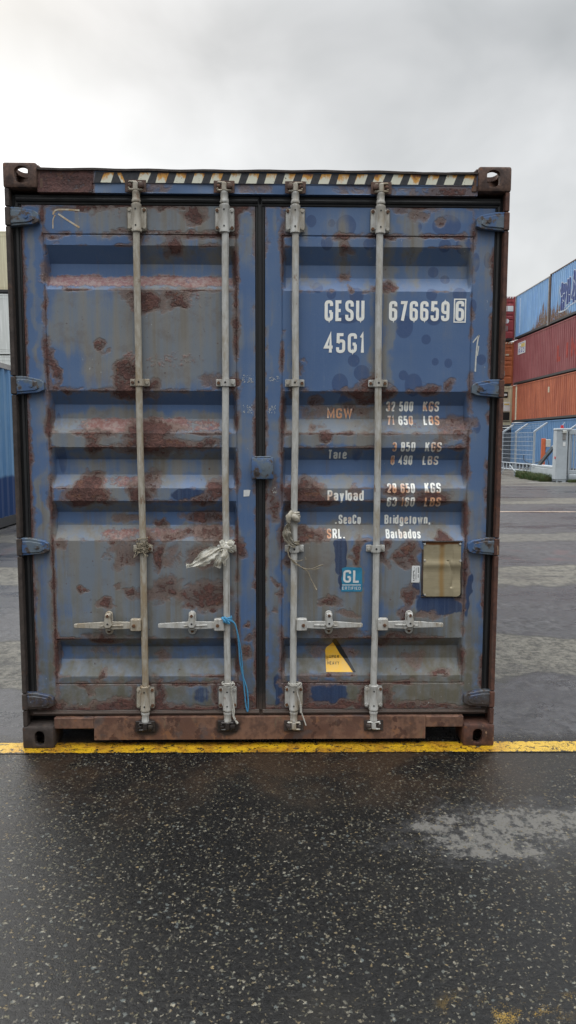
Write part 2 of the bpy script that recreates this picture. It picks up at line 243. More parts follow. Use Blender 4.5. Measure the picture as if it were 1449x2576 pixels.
def vnoise(x, z, sc, ch):
    a, b = x*sc+31.7*ch, z*sc+17.3*ch; i, j = np.floor(a).astype(int), np.floor(b).astype(int); u, v = a-i, b-j; u, v = u*u*(3-2*u), v*v*(3-2*v); T = _lat[ch]
    g = lambda p, q: T[p % 64, q % 64]
    return (g(i, j)*(1-u)+g(i+1, j)*u)*(1-v)+(g(i, j+1)*(1-u)+g(i+1, j+1)*u)*v-.5
def warp(x, z, k=1.0):
    x = np.asarray(x, float); z = np.asarray(z, float)
    return (x+k*(.060*vnoise(x, z, 11, 0)+.034*vnoise(x, z, 27, 1)+.018*vnoise(x, z, 61, 2)), z+k*(.034*vnoise(x, z, 11, 3)+.024*vnoise(x, z, 27, 4)+.014*vnoise(x, z, 61, 5)))
RUNS += [(cx+.2*rx, cz-rz-.07-.3*rx, max(.012, rx*.55), .07+.5*rx, .55) for cx, cz, rx, rz, k in RUST if k > .65 and cz > .35 and rx < .12]
def field(L, x, z):
    v = np.zeros(np.shape(x))
    for cx, cz, rx, rz, k in L:
        m = np.abs(np.asarray(x)-cx) < rx*1.5
        dd = np.sqrt(((x-cx)/rx)**2+((z-cz)/rz)**2)
        v = np.maximum(v, np.where(m, k*np.clip((1.45-dd)/0.9, 0, 1), 0))
    return v
def fsum(L, x, z):
    v = np.zeros(np.shape(x))
    for cx, cz, rx, rz, k in L:
        dd = np.maximum(np.abs(x-cx)/rx, np.abs(z-cz)/rz) * .55 + .45*np.sqrt(((x-cx)/rx)**2+((z-cz)/rz)**2)
        v = np.maximum(v, k*np.clip((1.35-dd)/0.7, 0, 1))
    return v
SOOT = []                                     # grease rubbed off by the cams, filled below
def set_wear(me, soot=None, extra_rust=None):
    n = len(me.vertices); co = np.zeros(n*3); me.vertices.foreach_get('co', co); co = co.reshape(-1, 3); x, z = co[:, 0], co[:, 2]
    wx, wz = warp(x, z, 1.0); px, pz = warp(x, z, .4)
    A = np.stack([field(RUST, wx, wz), fsum(PINK, px, pz), fsum(REPAINT, px, pz), field(SPOTS, x, z)], 1)
    if extra_rust is not None: A[:, 0] = np.maximum(A[:, 0], extra_rust(x, z))
    B = np.stack([fsum(FADE, wx, wz), fsum(RUNS, px, z), field(SOOT, x, z), np.ones(n)], 1)
    for nm, D in (('wear_a', A), ('wear_b', B)):
        a = me.attributes.new(nm, 'FLOAT_COLOR', 'POINT'); a.data.foreach_set('color', D.astype(np.float32).ravel())

# ---------------------------------------------------------------- materials
def mat_weathered(name, blue=(0.076, 0.136, 0.270), blue2=(0.106, 0.168, 0.288), bare_rust=0.0):
    m, t, out = new_mat(name)
    P = t.coords('Object')
    rust, pink, rep, spot = t.attr('wear_a'); fade, runs, soot, _ = t.attr('wear_b')
    nl = t.noise(P, 2.2, 3); nm = t.noise(P, 14, 6, 0.62); nf = t.noise(P, 70, 5, 0.65); nh = t.noise(P, 260, 3, 0.6)
    vs = t.noise(t.vscale(P, (26, 26, 0.9)), 1.0, 5, 0.6)            # vertical run-downs
    vs2 = t.noise(t.vscale(P, (70, 70, 1.6)), 1.0, 4, 0.6)
    c = t.mix(t.step(nl, 0.35, 0.65), blue, blue2)
    c = t.mix(t.mul(t.step(vs2, 0.45, 0.75), 0.25), c, (0.11, 0.17, 0.30))
    sp = t.step(t.add(spot, t.mul(t.sub(nm, 0.5), 0.10)), 0.46, 0.56)
    c = t.mix(t.mul(sp, 0.62), c, (0.030, 0.056, 0.150))
    # chalky grey film that has eaten the blue
    ff = t.step(t.add(fade, t.add(t.mul(t.sub(vs, 0.5), 1.1), t.add(t.mul(t.sub(nl, .5), .8), t.mul(t.sub(nm, 0.5), 0.4)))), -0.02, 0.66)
    gcol = t.mix(t.step(t.add(t.mul(vs, .6), t.mul(nl, .4)), 0.4, 0.62), (0.168, 0.192, 0.216), (0.212, 0.198, 0.170))
    gcol = t.mix(t.mul(t.step(t.noise(P, 9, 7, .7), 0.5, 0.7), 0.6), gcol, (0.150, 0.118, 0.090))
    c = t.mix(t.mul(ff, 0.90), c, gcol)
    zz = t.sep(P)[2]
    dirt = t.mul(t.step(t.sub(zz, t.mul(t.sub(vs, .5), 1.3)), 1.05, .1), .85)
    c = t.mix(t.mul(dirt, t.step(nm, .3, .6)), c, t.mix(vs2, (.080, .078, .054), (.130, .120, .082)))
    # olive and ochre streaks
    rr = t.mul(runs, t.step(t.add(vs, t.mul(t.sub(vs2, 0.5), 0.6)), 0.36, 0.66))
    c = t.mix(t.mul(rr, 0.72), c, t.mix(nm, (0.125, 0.090, 0.052), (0.15, 0.125, 0.08)))
    # repainted patches
    rp = t.mul(t.step(t.add(rep, t.add(t.mul(t.sub(nm, 0.5), 0.5), t.mul(t.sub(vs2, .5), .5))), 0.44, 0.66), .9)
    c = t.mix(rp, c, t.mix(t.step(vs2, .4, .7), (0.018, 0.034, 0.088), (0.034, 0.060, 0.125)))
    # exposed pink primer
    nr2 = t.noise(P, 30, 6, .68)
    pk = t.step(t.add(pink, t.add(t.mul(t.sub(t.noise(P, 24, 8, .75), 0.5), 1.9), t.mul(t.sub(nf, 0.5), 1.1))), 0.36, 0.80)
    pcol = t.mix(t.step(t.add(t.mul(nr2, .6), t.mul(nf, .4)), 0.42, 0.58), (0.215, 0.082, 0.068), (0.29, 0.20, 0.175))
    pcol = t.mix(t.step(nm, 0.52, 0.7), pcol, (0.19, 0.07, 0.05))
    c = t.mix(t.mul(pk, 0.88), c, pcol)
    # rust
    nr = t.noise(P, 22, 8, 0.72, 0.6)
    rb = t.add(rust, t.add(t.mul(t.sub(nr, 0.5), 2.0), t.add(t.mul(t.sub(nf, 0.5), 0.8), t.mul(t.sub(nh, .5), .5))))
    rb = t.mul(rb, t.step(rust, 0.0, 0.3))
    halo = t.step(t.mul(t.add(rust, t.mul(t.sub(nr, .5), 1.5)), t.step(rust, 0.0, 0.15)), 0.08, 0.50)
    rs = t.mul(t.step(rb, 0.62, 0.86), .93)
    spec = t.mul(t.step(t.add(t.noise(P, 42, 4, 0.75), t.mul(ff, .045)), 0.70, 0.74), t.step(t.add(nl, t.mul(ff, .2)), 0.48, 0.6))   # stray pin-holes of rust
    rs = t.mx(rs, t.mul(spec, 0.85)); halo = t.mx(halo, spec)
    c = t.mix(t.mul(halo, 0.8), c, t.mix(t.step(t.add(t.mul(nr, .6), t.mul(nf, .4)), .40, .60), (0.115, 0.072, 0.054), (0.200, 0.135, 0.112)))
    rc = t.mix(t.step(t.add(t.mul(nr, .55), t.mul(nf, .45)), 0.40, 0.62), (0.058, 0.024, 0.021), (0.128, 0.049, 0.039))
    rc = t.mix(t.mul(t.step(nm, 0.52, 0.72), .7), rc, (0.21, 0.092, 0.070))
    rc = t.mix(t.mul(t.step(t.noise(P, 18, 5, .7), 0.56, 0.68), 0.6), rc, (0.21, 0.092, 0.040)); rc = t.mix(t.mul(t.step(nf, .55, .7), .5), rc, (0.035, 0.016, 0.014))
    c = t.mix(t.mul(rs, .93), c, rc)
    # grime in the hollows of the paint film and grease
    c = t.mix(t.mul(t.step(vs, 0.62, 0.85), 0.22), c, (0.035, 0.03, 0.025))
    st = t.step(t.add(soot, t.mul(t.sub(nm, 0.5), 0.6)), 0.25, 0.8)
    c = t.mix(t.mul(st, 0.9), c, (0.012, 0.012, 0.013))
    c = t.mix(t.mul(t.step(nh, 0.45, 0.8), 0.12), c, (0.3, 0.3, 0.3))
    chip = t.mul(t.step(t.noise(t.vscale(P, (1, 1, .45)), 95, 3, .6), .735, .75), t.step(nl, .45, .55))
    c = t.mix(chip, c, (.42, .43, .44))
    scr = t.mul(t.step(t.noise(t.vscale(P, (190, 190, 5)), 1, 2), .72, .76), t.step(nm, .5, .62)); c = t.mix(t.mul(scr, .4), c, (.28, .30, .34))
    rough = t.lin(t.mx(rs, t.mul(ff, 0.6)), 0, 1, 0.36, 0.82)
    h = t.add(t.mul(t.mul(rs, nf), 1.4), t.add(t.mul(nm, 0.15), t.add(t.mul(pk, t.mul(nf, 0.6)), t.mul(nh, 0.05))))
    h = t.sub(h, t.mul(halo, t.mul(nr, .5)))
    out(c, rough, t.bump(h, 0.75, 0.008), spec=0.4)
    return m
M = {}
M['door'] = mat_weathered('weathered_blue_paint')
def mat_rusty(name, c1=(0.13, 0.075, 0.055), c2=(0.07, 0.04, 0.032), c3=(0.035, 0.022, 0.02), rough=0.72, bump=0.6, chips=None, orange=0.4, sc=1.0):
    m, t, out = new_mat(name); P = t.coords('Object')
    nl = t.noise(P, 5*sc, 5, 0.6); nm = t.noise(P, 26*sc, 6, 0.62); nf = t.noise(P, 120*sc, 4, 0.6); vs = t.noise(t.vscale(P, (40, 40, 3)), 1.0, 4)
    c = t.mix(t.step(nm, 0.38, 0.62), c1, c2)
    c = t.mix(t.step(t.add(t.mul(nl, .6), t.mul(nm, .4)), 0.5, 0.66), c, c3)
    c = t.mix(t.mul(t.step(vs, 0.55, 0.75), 0.45), c, (0.10, 0.085, 0.065))
    c = t.mix(t.mul(t.step(t.noise(P, 17*sc, 5, .65), 0.60, 0.68), orange), c, (0.28, 0.10, 0.03))
    if chips: c = t.mix(t.step(t.noise(t.vscale(P, (1, 1, .5)), 30, 5, .65), 0.66, 0.69), c, chips)
    c = t.mix(t.mul(nf, 0.25), c, (0.14, 0.10, 0.08))
    out(c, rough, t.bump(t.add(t.mul(nm, .8), t.mul(nf, .35)), bump, 0.006), spec=.35); return m
M['rust'] = mat_rusty('rusted_steel')
M['dark_rust'] = mat_rusty('dark_rusted_steel', (0.05, 0.04, 0.036), (0.032, 0.026, 0.024), (0.02, 0.018, 0.018), orange=.12)
M['red_rust'] = mat_rusty('red_rusted_steel', (0.11, 0.045, 0.03), (0.062, 0.026, 0.02), (0.035, 0.017, 0.015), orange=.4, chips=(.3, .19, .12))
m, t, out = new_mat('sill_steel'); P = t.coords('Object')
_, _, soot, _ = t.attr('wear_b')
nl = t.noise(P, 7, 4); nm = t.noise(P, 30, 6, .6); nf = t.noise(P, 140, 4); vs = t.noise(t.vscale(P, (34, 34, 2.2)), 1, 5, .6)
c = t.mix(t.step(t.add(t.mul(vs, .35), t.mul(nm, .65)), .42, .60), (0.20, 0.105, 0.070), (0.105, 0.055, 0.040)); c = t.mix(t.mul(t.step(t.noise(P, 16, 6, .7), .55, .66), .7), c, (.27, .12, .055))
c = t.mix(t.step(nl, .52, .62), c, (0.125, 0.06, 0.042)); c = t.mix(t.mul(t.step(t.noise(P, 12, 5), .6, .62), .8), c, (0.062, 0.026, 0.02))
c = t.mix(t.mul(t.step(t.noise(t.vscale(P, (22, 22, 5)), 1, 4), .62, .75), .5), c, (0.15, 0.14, 0.085))
c = t.mix(t.mul(t.step(t.noise(P, 9, 3), .6, .7), .5), c, (0.06, 0.065, 0.075))
c = t.mix(t.mul(t.step(t.add(soot, t.mul(t.sub(nm, .5), .6)), .2, .75), .95), c, (0.012, 0.012, 0.014))
c = t.mix(t.mul(nf, .2), c, (.17, .13, .1))
out(c, t.lin(soot, 0, 1, .68, .35), t.bump(t.add(nm, t.mul(nf, .3)), .5, .004), spec=.35); M['sill'] = m
m, t, out = new_mat('black_rubber'); P = t.coords('Object'); z = t.sep(P)[2]
nm = t.noise(P, 40, 5); vs = t.noise(t.vscale(P, (8, 8, 1)), 3, 4)
c = t.mix(t.step(vs, .4, .7), (0.009, 0.009, 0.010), (0.018, 0.018, 0.018))
c = t.mix(t.mul(t.step(t.add(z, t.mul(t.sub(nm, .5), .12)), .32, .16), .85), c, t.mix(nm, (.10, .055, .038), (.075, .065, .055)))
c = t.mix(t.step(t.noise(P, 90, 3, .7), .74, .77), c, (.12, .12, .125))
out(c, .55, t.bump(nm, .25, .003)); M['rubber'] = m
def mat_galv(name, c1, c2, dirt=(0.16, 0.12, 0.075), amt=.6):
    m, t, out = new_mat(name); P = t.coords('Object')
    nl = t.noise(t.vscale(P, (1, 1, .35)), 9, 4); nm = t.noise(t.vscale(P, (1, 1, .4)), 45, 6, .65); nf = t.noise(P, 190, 4, .6); vs = t.noise(t.vscale(P, (150, 150, 5)), 1, 4)
    c = t.mix(t.step(nm, .35, .65), c1, c2)
    c = t.mix(t.mul(t.step(t.add(t.mul(nl, .7), t.mul(nm, .3)), .46, .68), amt), c, dirt)
    c = t.mix(t.mul(t.step(vs, .58, .70), .5), c, (.11, .095, .08)); c = t.mix(t.mul(t.step(t.noise(t.vscale(P, (1, 1, .6)), 20, 6, .7), .62, .70), .7), c, (.17, .085, .04))
    c = t.mix(t.step(t.noise(P, 60, 5, .7), .70, .73), c, (.06, .05, .045))
    out(c, .62, t.bump(t.add(nm, t.mul(nf, .5)), .35, .002), metal=0.05, spec=.4); return m
M['galv'] = mat_galv('weathered_galvanised_steel', (0.50, 0.495, 0.47), (0.40, 0.39, 0.36), (0.33, 0.265, 0.175), .75)
M['galv_dirty'] = mat_galv('stained_galvanised_steel', (0.43, 0.40, 0.34), (0.33, 0.29, 0.23), (0.30, 0.215, 0.12), .75)
M['bolt_rust'] = mat_rusty('rusty_bolt', (0.16, 0.075, 0.03), (0.09, 0.04, 0.022), (0.05, 0.025, 0.02), sc=3)
M['grease'] = mat_rusty('greased_steel', (0.022, 0.02, 0.02), (0.014, 0.014, 0.015), (0.03, 0.026, 0.022), rough=.35, orange=.05)
def plain(name, col, rough=.6, var=.25, sc=40, col2=None, metal=0, spec=.5, bump=0):
    m, t, out = new_mat(name); P = t.coords('Object'); n = t.noise(P, sc, 5, .6)
    c2 = col2 or tuple(v*(1-var) for v in col)
    out(t.mix(t.step(n, .35, .65), col, c2), rough, t.bump(n, bump, .003) if bump else None, metal, spec); return m
M['painted_shade'] = plain('shadowed_cavity', (0.012, 0.011, 0.011), .9)  # flat near-black, paints the shade inside openings and gaps
m, t, out = new_mat('painted_letters'); P = t.coords('Object'); rust, pink, rep, spot = t.attr('wear_a')
nm = t.noise(P, 26, 5, .65); nf = t.noise(P, 140, 4)
st = t.step(t.add(t.mx(t.mul(rust, .85), t.mul(pink, .4)), t.mul(t.sub(nm, .5), .8)), .35, .8)
c = t.mix(t.mul(t.step(nm, .45, .7), .35), (0.86, 0.86, 0.82), (.76, .68, .52))
c = t.mix(t.mul(st, .85), c, t.mix(t.step(nf, .4, .65), (0.62, 0.27, 0.09), (.54, .17, .05)))
c = t.mix(t.mul(t.step(nf, .70, .76), .4), c, (.12, .12, .15))
out(c, .55); M['letter'] = m
m, t, out = new_mat('pale_stripe'); P = t.coords('Object'); z = t.sep(P)[2]
nm = t.noise(t.vscale(P, (1, 1, .5)), 24, 5, .65); ns = t.noise(t.vscale(P, (90, 90, 6)), 1, 4)
fl = t.add(t.lin(z, 2.81, 2.858, -.12, .18), nm)
c = t.mix(t.step(fl, .5, .64), (.68, .67, .55), (.62, .30, .05)); c = t.mix(t.step(fl, .64, .76), c, (.20, .07, .03))
c = t.mix(t.step(t.noise(P, 75, 5, .7), .64, .67), c, (.05, .04, .04))
out(c, .6); M['stripe'] = m
M['stripe_black'] = plain('black_stripe', (0.016, 0.017, 0.022), .5, sc=60, col2=(.035, .035, .04))
# ---------------------------------------------------------------- the blue container
BOX = empty('shipping_container', (0, 0, 0), label='weathered blue shipping container with rusty closed doors standing on the yellow line in front', cat='container')
W2, L, H = 1.219, 12.19, 2.896
GROOVES = [(2.527, 2.449, 2.388, 2.315), (1.827, 1.760, 1.690, 1.616), (1.547, 1.484, 1.407, 1.341), (1.277, 1.216, 1.149, 1.074), (0.567, 0.511, 0.445, 0.367)]
BZ = sorted(z for g in GROOVES for z in g)
def prof(z):
    y = np.zeros(np.shape(z))
    for a, b, c, e in GROOVES:
        y = np.maximum(y, np.interp(z, [e, c, b, a], [0, 1, 1, 0]))
    return y
PX = {-1: (-1.048, -0.114), 1: (0.114, 1.053)}
YD = 0.047
def _dent(x, z): return 0.0022*np.sin(7.1*x+3*z)*np.sin(3.3*z+2*x+1)+0.0012*np.sin(19*x-5*z)*np.sin(11*z+4*x)
def door_y(x, z):
    x = np.asarray(x, float); z = np.asarray(z, float)
    a, b = (PX[-1] if np.mean(x) < 0 else PX[1])
    inside = np.clip(np.minimum(x-a, b-x)/0.016, 0, 1)
    edge = np.minimum(np.abs(x-a), np.abs(x-b))
    inz = (z < 2.579) & (z > 0.325)
    y = YD+0.052*prof(z)*inside
    y = y+_dent(x, z)*np.clip(np.minimum(x-a, b-x)/0.06, 0, 1)
    seam = np.where(inz | (np.abs(z-2.577) < .004), np.clip(1-edge/0.005, 0, 1), 0)
    hs = np.where((x > a) & (x < b), np.maximum(np.clip(1-np.abs(z-2.577)/.005, 0, 1), np.clip(1-np.abs(z-0.327)/.005, 0, 1)), 0)
    return y+0.005*np.maximum(seam, hs)
def grid_lines(a, b, step, extra):
    v = set(np.round(np.linspace(a, b, int((b-a)/step)+1), 4)); keep = [e for e in extra if a < e < b]
    v = {q for q in v if all(abs(q-e) > step*.45 for e in keep)} | set(keep) | {a, b}
    return np.array(sorted(v))
def sheet(name, xs, zs, yf, back, mat, parent, **kw):
    X, Z = np.meshgrid(xs, zs, indexing='ij'); Yv = yf(X, Z) if yf else np.full(X.shape, back[0])
    nx, nz = X.shape; V = np.stack([X, Yv, Z], -1).reshape(-1, 3)
    I = np.arange(nx*nz).reshape(nx, nz)
    F = np.stack([I[:-1, :-1], I[1:, :-1], I[1:, 1:], I[:-1, 1:]], -1).reshape(-1, 4).tolist()
    ring = np.concatenate([I[:, 0], I[-1, 1:], I[-2::-1, -1], I[0, -2:0:-1]])
    B = V[ring].copy(); B[:, 1] = back[1]; k = len(V); V = np.concatenate([V, B]); m = len(ring)
    F += [[int(ring[(i+1) % m]), int(ring[i]), k+i, k+(i+1) % m] for i in range(m)]
    me = bpy.data.meshes.new(name); me.from_pydata(V.tolist(), [], F); me.update()
    set_wear(me, **kw); me.shade_smooth(); me.set_sharp_from_angle(angle=math.radians(20))
    return link(name, me, mat, parent)
def drape(bm, lines_x=None, off=0.0014, step=0.02):
    """cut a flat mesh in the x-z plane along the bends of the door and lay it on the door"""
    x = [v.co.x for v in bm.verts]; z = [v.co.z for v in bm.verts]
    cuts = [b for b in BZ if min(z)-.001 < b < max(z)+.001] + list(np.arange(min(z)+step, max(z), step))
    for cpos in cuts: bmesh.ops.bisect_plane(bm, geom=bm.verts[:]+bm.edges[:]+bm.faces[:], dist=1e-5, plane_co=(0, 0, cpos), plane_no=(0, 0, 1))
    for cpos in np.arange(min(x)+step, max(x), step): bmesh.ops.bisect_plane(bm, geom=bm.verts[:]+bm.edges[:]+bm.faces[:], dist=1e-5, plane_co=(cpos, 0, 0), plane_no=(1, 0, 0))
    vx = np.array([v.co.x for v in bm.verts]); vz = np.array([v.co.z for v in bm.verts]); yy = door_y(vx, vz)
    for v, y in zip(bm.verts, yy): v.co.y = y-off+v.co.y
def decal(name, bm, mats, parent, off=0.0014, step=0.02, lay=True, **kw):
    if lay: drape(bm, off=off, step=step)
    for f in bm.faces:
        f.normal_update()
        if f.normal.y > 0: f.normal_flip()
    me = bpy.data.meshes.new(name); bm.to_mesh(me); bm.free(); set_wear(me, **kw); return link(name, me, mats, parent)

# --- condensed stencil-like lettering drawn as strokes
def _fil(pts, r):
    out = [pts[0]]
    for i in range(1, len(pts)-1):
        a, b, c = (Vector(p) for p in pts[i-1:i+2]); k = min(r, (a-b).length/2, (c-b).length/2)
        p, q = b+(a-b).normalized()*k, b+(c-b).normalized()*k
        for j in range(7):
            t = j/6; out.append(tuple((1-t)**2*p+2*t*(1-t)*b+t*t*q))
    out.append(pts[-1]); return out
def loop(x0, y0, x1, y1): m = (x0+x1)/2; return [(m, y1), (x0, y1), (x0, y0), (x1, y0), (x1, y1), (m, y1)]
XH = .70
GL = {  # glyph: (width, strokes); a stroke's corners are rounded unless marked 's'
'G': (.9, [[(1, .76), (1, 1), (0, 1), (0, 0), (1, 0), (1, .42)], 's', [(.55, .44), (1.07, .44)]]),
'E': (.8, ['s', [(1, 1), (0, 1), (0, 0), (1, 0)], 's', [(0, .51), (.85, .51)]]),
'S': (.9, [[(1, .73), (1, 1), (0, 1), (0, .56), (1, .45), (1, 0), (0, 0), (0, .27)]]),
'U': (.9, [[(0, 1.07), (0, 0), (1, 0), (1, 1.07)]]),
'C': (.9, [[(1, .72), (1, 1), (0, 1), (0, 0), (1, 0), (1, .28)]]),
'M': (1.15, ['s', [(0, -.07), (0, 1), (.5, .1), (1, 1), (1, -.07)]]),
'W': (1.35, ['s', [(0, 1.07), (.24, 0), (.5, .95), (.76, 0), (1, 1.07)]]),
'K': (.9, ['s', [(0, -.07), (0, 1.07)], 's', [(1, 1.07), (.06, .42)], 's', [(.35, .62), (1.02, -.07)]]),
'L': (.75, ['s', [(0, 1.07), (0, 0), (1.05, 0)]]),
'B': (.9, [[(0, 1), (.96, 1), (.96, .53), (0, .53)], [(0, .53), (1, .53), (1, 0), (0, 0)], 's', [(0, -.07), (0, 1.07)]]),
'T': (.85, ['s', [(-.05, 1), (1.05, 1)], 's', [(.5, 1), (.5, -.07)]]),
'P': (.9, [[(0, 1), (1, 1), (1, .46), (0, .46)], 's', [(0, -.07), (0, 1.07)]]),
'R': (.9, [[(0, 1), (1, 1), (1, .5), (0, .5)], 's', [(0, -.07), (0, 1.07)], 's', [(.5, .5), (1.02, -.07)]]),
'0': (.9, [loop(0, 0, 1, 1)]), '1': (.5, ['s', [(.1, .82), (.75, 1), (.75, -.07)]]),
'2': (.9, [[(0, .72), (0, 1), (1, 1), (1, .6), (0, .1), (0, 0)], 's', [(-.05, 0), (1.05, 0)]]),
'3': (.9, [[(0, .76), (0, 1), (.97, 1), (.97, .53), (.4, .53)], [(.4, .53), (1, .53), (1, 0), (0, 0), (0, .25)]]),
'4': (.95, ['s', [(.74, -.07), (.74, 1), (0, .26), (1.08, .26)]]),
'5': (.9, ['s', [(.95, 1), (.1, 1), (.05, .5)], [(.05, .5), (.3, .63), (1, .63), (1, 0), (0, 0), (0, .25)]]),
'6': (.9, [[(1, .77), (1, 1), (0, 1), (0, 0), (1, 0), (1, .58), (0, .58)]]),
'7': (.85, ['s', [(-.05, 1), (1, 1), (.3, -.07)]]),
'8': (.9, [loop(.03, .52, .97, 1), loop(0, 0, 1, .52)]),
'9': (.9, [[(0, .23), (0, 0), (1, 0), (1, 1), (0, 1), (0, .42), (1, .42)]]),
'a': (.82, [[(0, XH-.16), (0, XH), (1, XH), (1, -.05)], [(1, .4), (0, .4), (0, 0), (1, 0)]]),
'b': (.82, ['s', [(0, -.05), (0, 1.07)], [(0, XH), (1, XH), (1, 0), (0, 0)]]),
'd': (.82, ['s', [(1, -.05), (1, 1.07)], [(1, XH), (0, XH), (0, 0), (1, 0)]]),
'e': (.82, [[(0, .36), (1, .36), (1, XH), (0, XH), (0, 0), (1, 0), (1, .16)]]),
'g': (.82, [[(1, XH), (0, XH), (0, 0), (1, 0)], [(1, XH+.03), (1, -.27), (0, -.27), (0, -.14)]]),
'i': (.16, ['s', [(.5, -.05), (.5, XH+.04)], 's', [(.5, .88), (.5, 1.02)]]), 'l': (.16, ['s', [(.5, -.05), (.5, 1.07)]]),
'n': (.82, ['s', [(0, -.05), (0, XH+.05)], [(0, XH), (1, XH), (1, -.05)]]), 'o': (.82, [loop(0, 0, 1, XH)]),
'r': (.5, ['s', [(0, -.05), (0, XH+.05)], [(0, .45), (.2, XH), (1, XH)]]),
's': (.78, [[(1, XH-.17), (1, XH), (0, XH), (0, .38), (1, .32), (1, 0), (0, 0), (0, .18)]]),
't': (.5, [[(.45, .93), (.45, 0), (1, 0)], 's', [(0, XH), (1, XH)]]),
'w': (1.15, ['s', [(0, XH+.05), (.25, 0), (.5, XH), (.75, 0), (1, XH+.05)]]),
'y': (.82, ['s', [(0, XH+.05), (.5, .02)], 's', [(1, XH+.05), (.35, -.27), (.05, -.27)]]),
'A': (.95, ['s', [(0, -.07), (.5, 1.03), (1, -.07)], 's', [(.2, .28), (.8, .28)]]), 'V': (.95, ['s', [(0, 1.07), (.5, -.03), (1, 1.07)]]),
'H': (.9, ['s', [(0, -.07), (0, 1.07)], 's', [(1, -.07), (1, 1.07)], 's', [(0, .5), (1, .5)]]), 'Y': (.95, ['s', [(0, 1.07), (.5, .45), (1, 1.07)], 's', [(.5, .5), (.5, -.07)]]),
'I': (.16, ['s', [(.5, -.07), (.5, 1.07)]]), 'F': (.75, ['s', [(1, 1), (0, 1), (0, -.07)], 's', [(0, .5), (.85, .5)]]), 'D': (.9, [[(0, 1), (1, 1), (1, 0), (0, 0)], 's', [(0, -.07), (0, 1.07)]]), 'N': (.95, ['s', [(0, -.07), (0, 1.03), (1, -.03), (1, 1.07)]]),
'.': (.16, ['s', [(.5, -.07), (.5, .09)]]), ',': (.16, ['s', [(.6, .08), (.3, -.2)]]), ' ': (.45, []), 'O': (.95, [loop(0, 0, 1, 1)])}
def ribbon(bm, pts, w, lay, closed=False):
    P = [Vector(p) for p in pts]; n = len(P); Lf, Rt = [], []
    for i in range(n):
        a = P[i]-P[i-1] if i else None; b = P[i+1]-P[i] if i < n-1 else None
        if closed and i in (0, n-1): a, b = P[-1]-P[-2], P[1]-P[0]
        ta = (a or b).normalized(); tb = (b or a).normalized(); m = (ta+tb)
        m = m.normalized() if m.length > .2 else ta
        nrm = Vector((-m.y, m.x)); k = 1/max(.45, nrm.dot(Vector((-ta.y, ta.x))))
        Lf.append(P[i]+nrm*w/2*k); Rt.append(P[i]-nrm*w/2*k)
    v0 = [bm.verts.new((p.x, lay, p.y)) for p in Lf]; v1 = [bm.verts.new((p.x, lay, p.y)) for p in Rt]
    for i in range(n-1):
        try: bm.faces.new((v0[i], v0[i+1], v1[i+1], v1[i]))
        except ValueError: pass
def text_bm(txt, x0, x1, z0, z1, weight=.155, gap=.11):
    bm = bmesh.new(); h = z1-z0; sw = weight*h; H_ = h-sw
    ws = [GL[ch][0] for ch in txt]; gaps = gap/.44*1.0
    tot = sum(ws)+gaps*(len(txt)-1); u = (x1-x0)/tot; x = x0; lay = 0
    for ch, wd in zip(txt, ws):
        gw = wd*u; sx = max(gw-sw, 1e-4); sharp = False
        for st in GL[ch][1]:
            if st == 's': sharp = True; continue
            pts = [(x+sw/2+px*sx, z0+sw/2+pz*H_) for px, pz in st]
            if not sharp: pts = _fil(pts, min(.36*H_, .5*sx))
            ribbon(bm, pts, sw, -lay*0.00012, closed=(st[0] == st[-1])); lay = (lay+1) % 4; sharp = False
        x += gw+gaps*u
    return bm

# --- frame of the container
def casting(name, sx, front, top):
    w, dp, h = .162, .178, .118
    me = MB().box(-w/2, w/2, -dp/2, dp/2, -h/2, h/2, .012, 2).mesh('c', 0)
    cut = MB(); cut.box(-w/2+.028, w/2-.028, -dp/2+.03, dp/2-.03, -h/2+.022, h/2-.022)
    def stad(a, b, n=20, flat=1.0):
        return [(max(-flat*a, min(flat*a, a*math.cos(2*PI*i/n))) if flat < 1 else (math.copysign(min(a, abs(a*math.cos(2*PI*i/n))), math.cos(2*PI*i/n))), 0) for i in range(n)]
    def slot(a, b, n=8):     # stadium, half width a, half height b
        o = []
        for i in range(n+1): t = PI*i/n; o.append((a*math.cos(t), (b-a)+a*math.sin(t)))
        for i in range(n+1): t = PI+PI*i/n; o.append((a*math.cos(t), -(b-a)+a*math.sin(t)))
        return o
    def round_flat(a, b, n=24): return [(max(-a, min(a, b*math.cos(2*PI*i/n))), b*math.sin(2*PI*i/n)) for i in range(n)]
    ox = -sx*.008
    hz = .002 if top else -.002
    shape = round_flat(.032, .0395) if top else slot(.0255, .0395)
    c2 = MB(); c2.prism([(a+ox, b+hz) for a, b in shape], -dp/2-.01, 0)
    c3 = MB(); c3.prism([(a, b+hz) for a, b in shape], 0 if sx > 0 else -w/2-.01, w/2+.01 if sx > 0 else 0, axis='x')
    c4 = MB(); c4.prism([(b*.8+ox, a*1.9) for a, b in slot(.03, .062)], 0 if top else -h/2-.01, h/2+.01 if top else 0, axis='z')
    base = bpy.data.objects.new('tmp', me); COL.objects.link(base); tmp = [base]
    for cc in (cut, c2, c3, c4):
        o = bpy.data.objects.new('tmp', cc.mesh('k', 0)); COL.objects.link(o); tmp.append(o)
        md = base.modifiers.new('b', 'BOOLEAN'); md.operation = 'DIFFERENCE'; md.object = o; md.solver = 'EXACT'
    dg = bpy.context.evaluated_depsgraph_get(); res = bpy.data.meshes.new_from_object(base.evaluated_get(dg))
    for o in tmp: bpy.data.objects.remove(o)
    res.materials.clear(); res.shade_smooth(); res.set_sharp_from_angle(angle=math.radians(35))
    return res
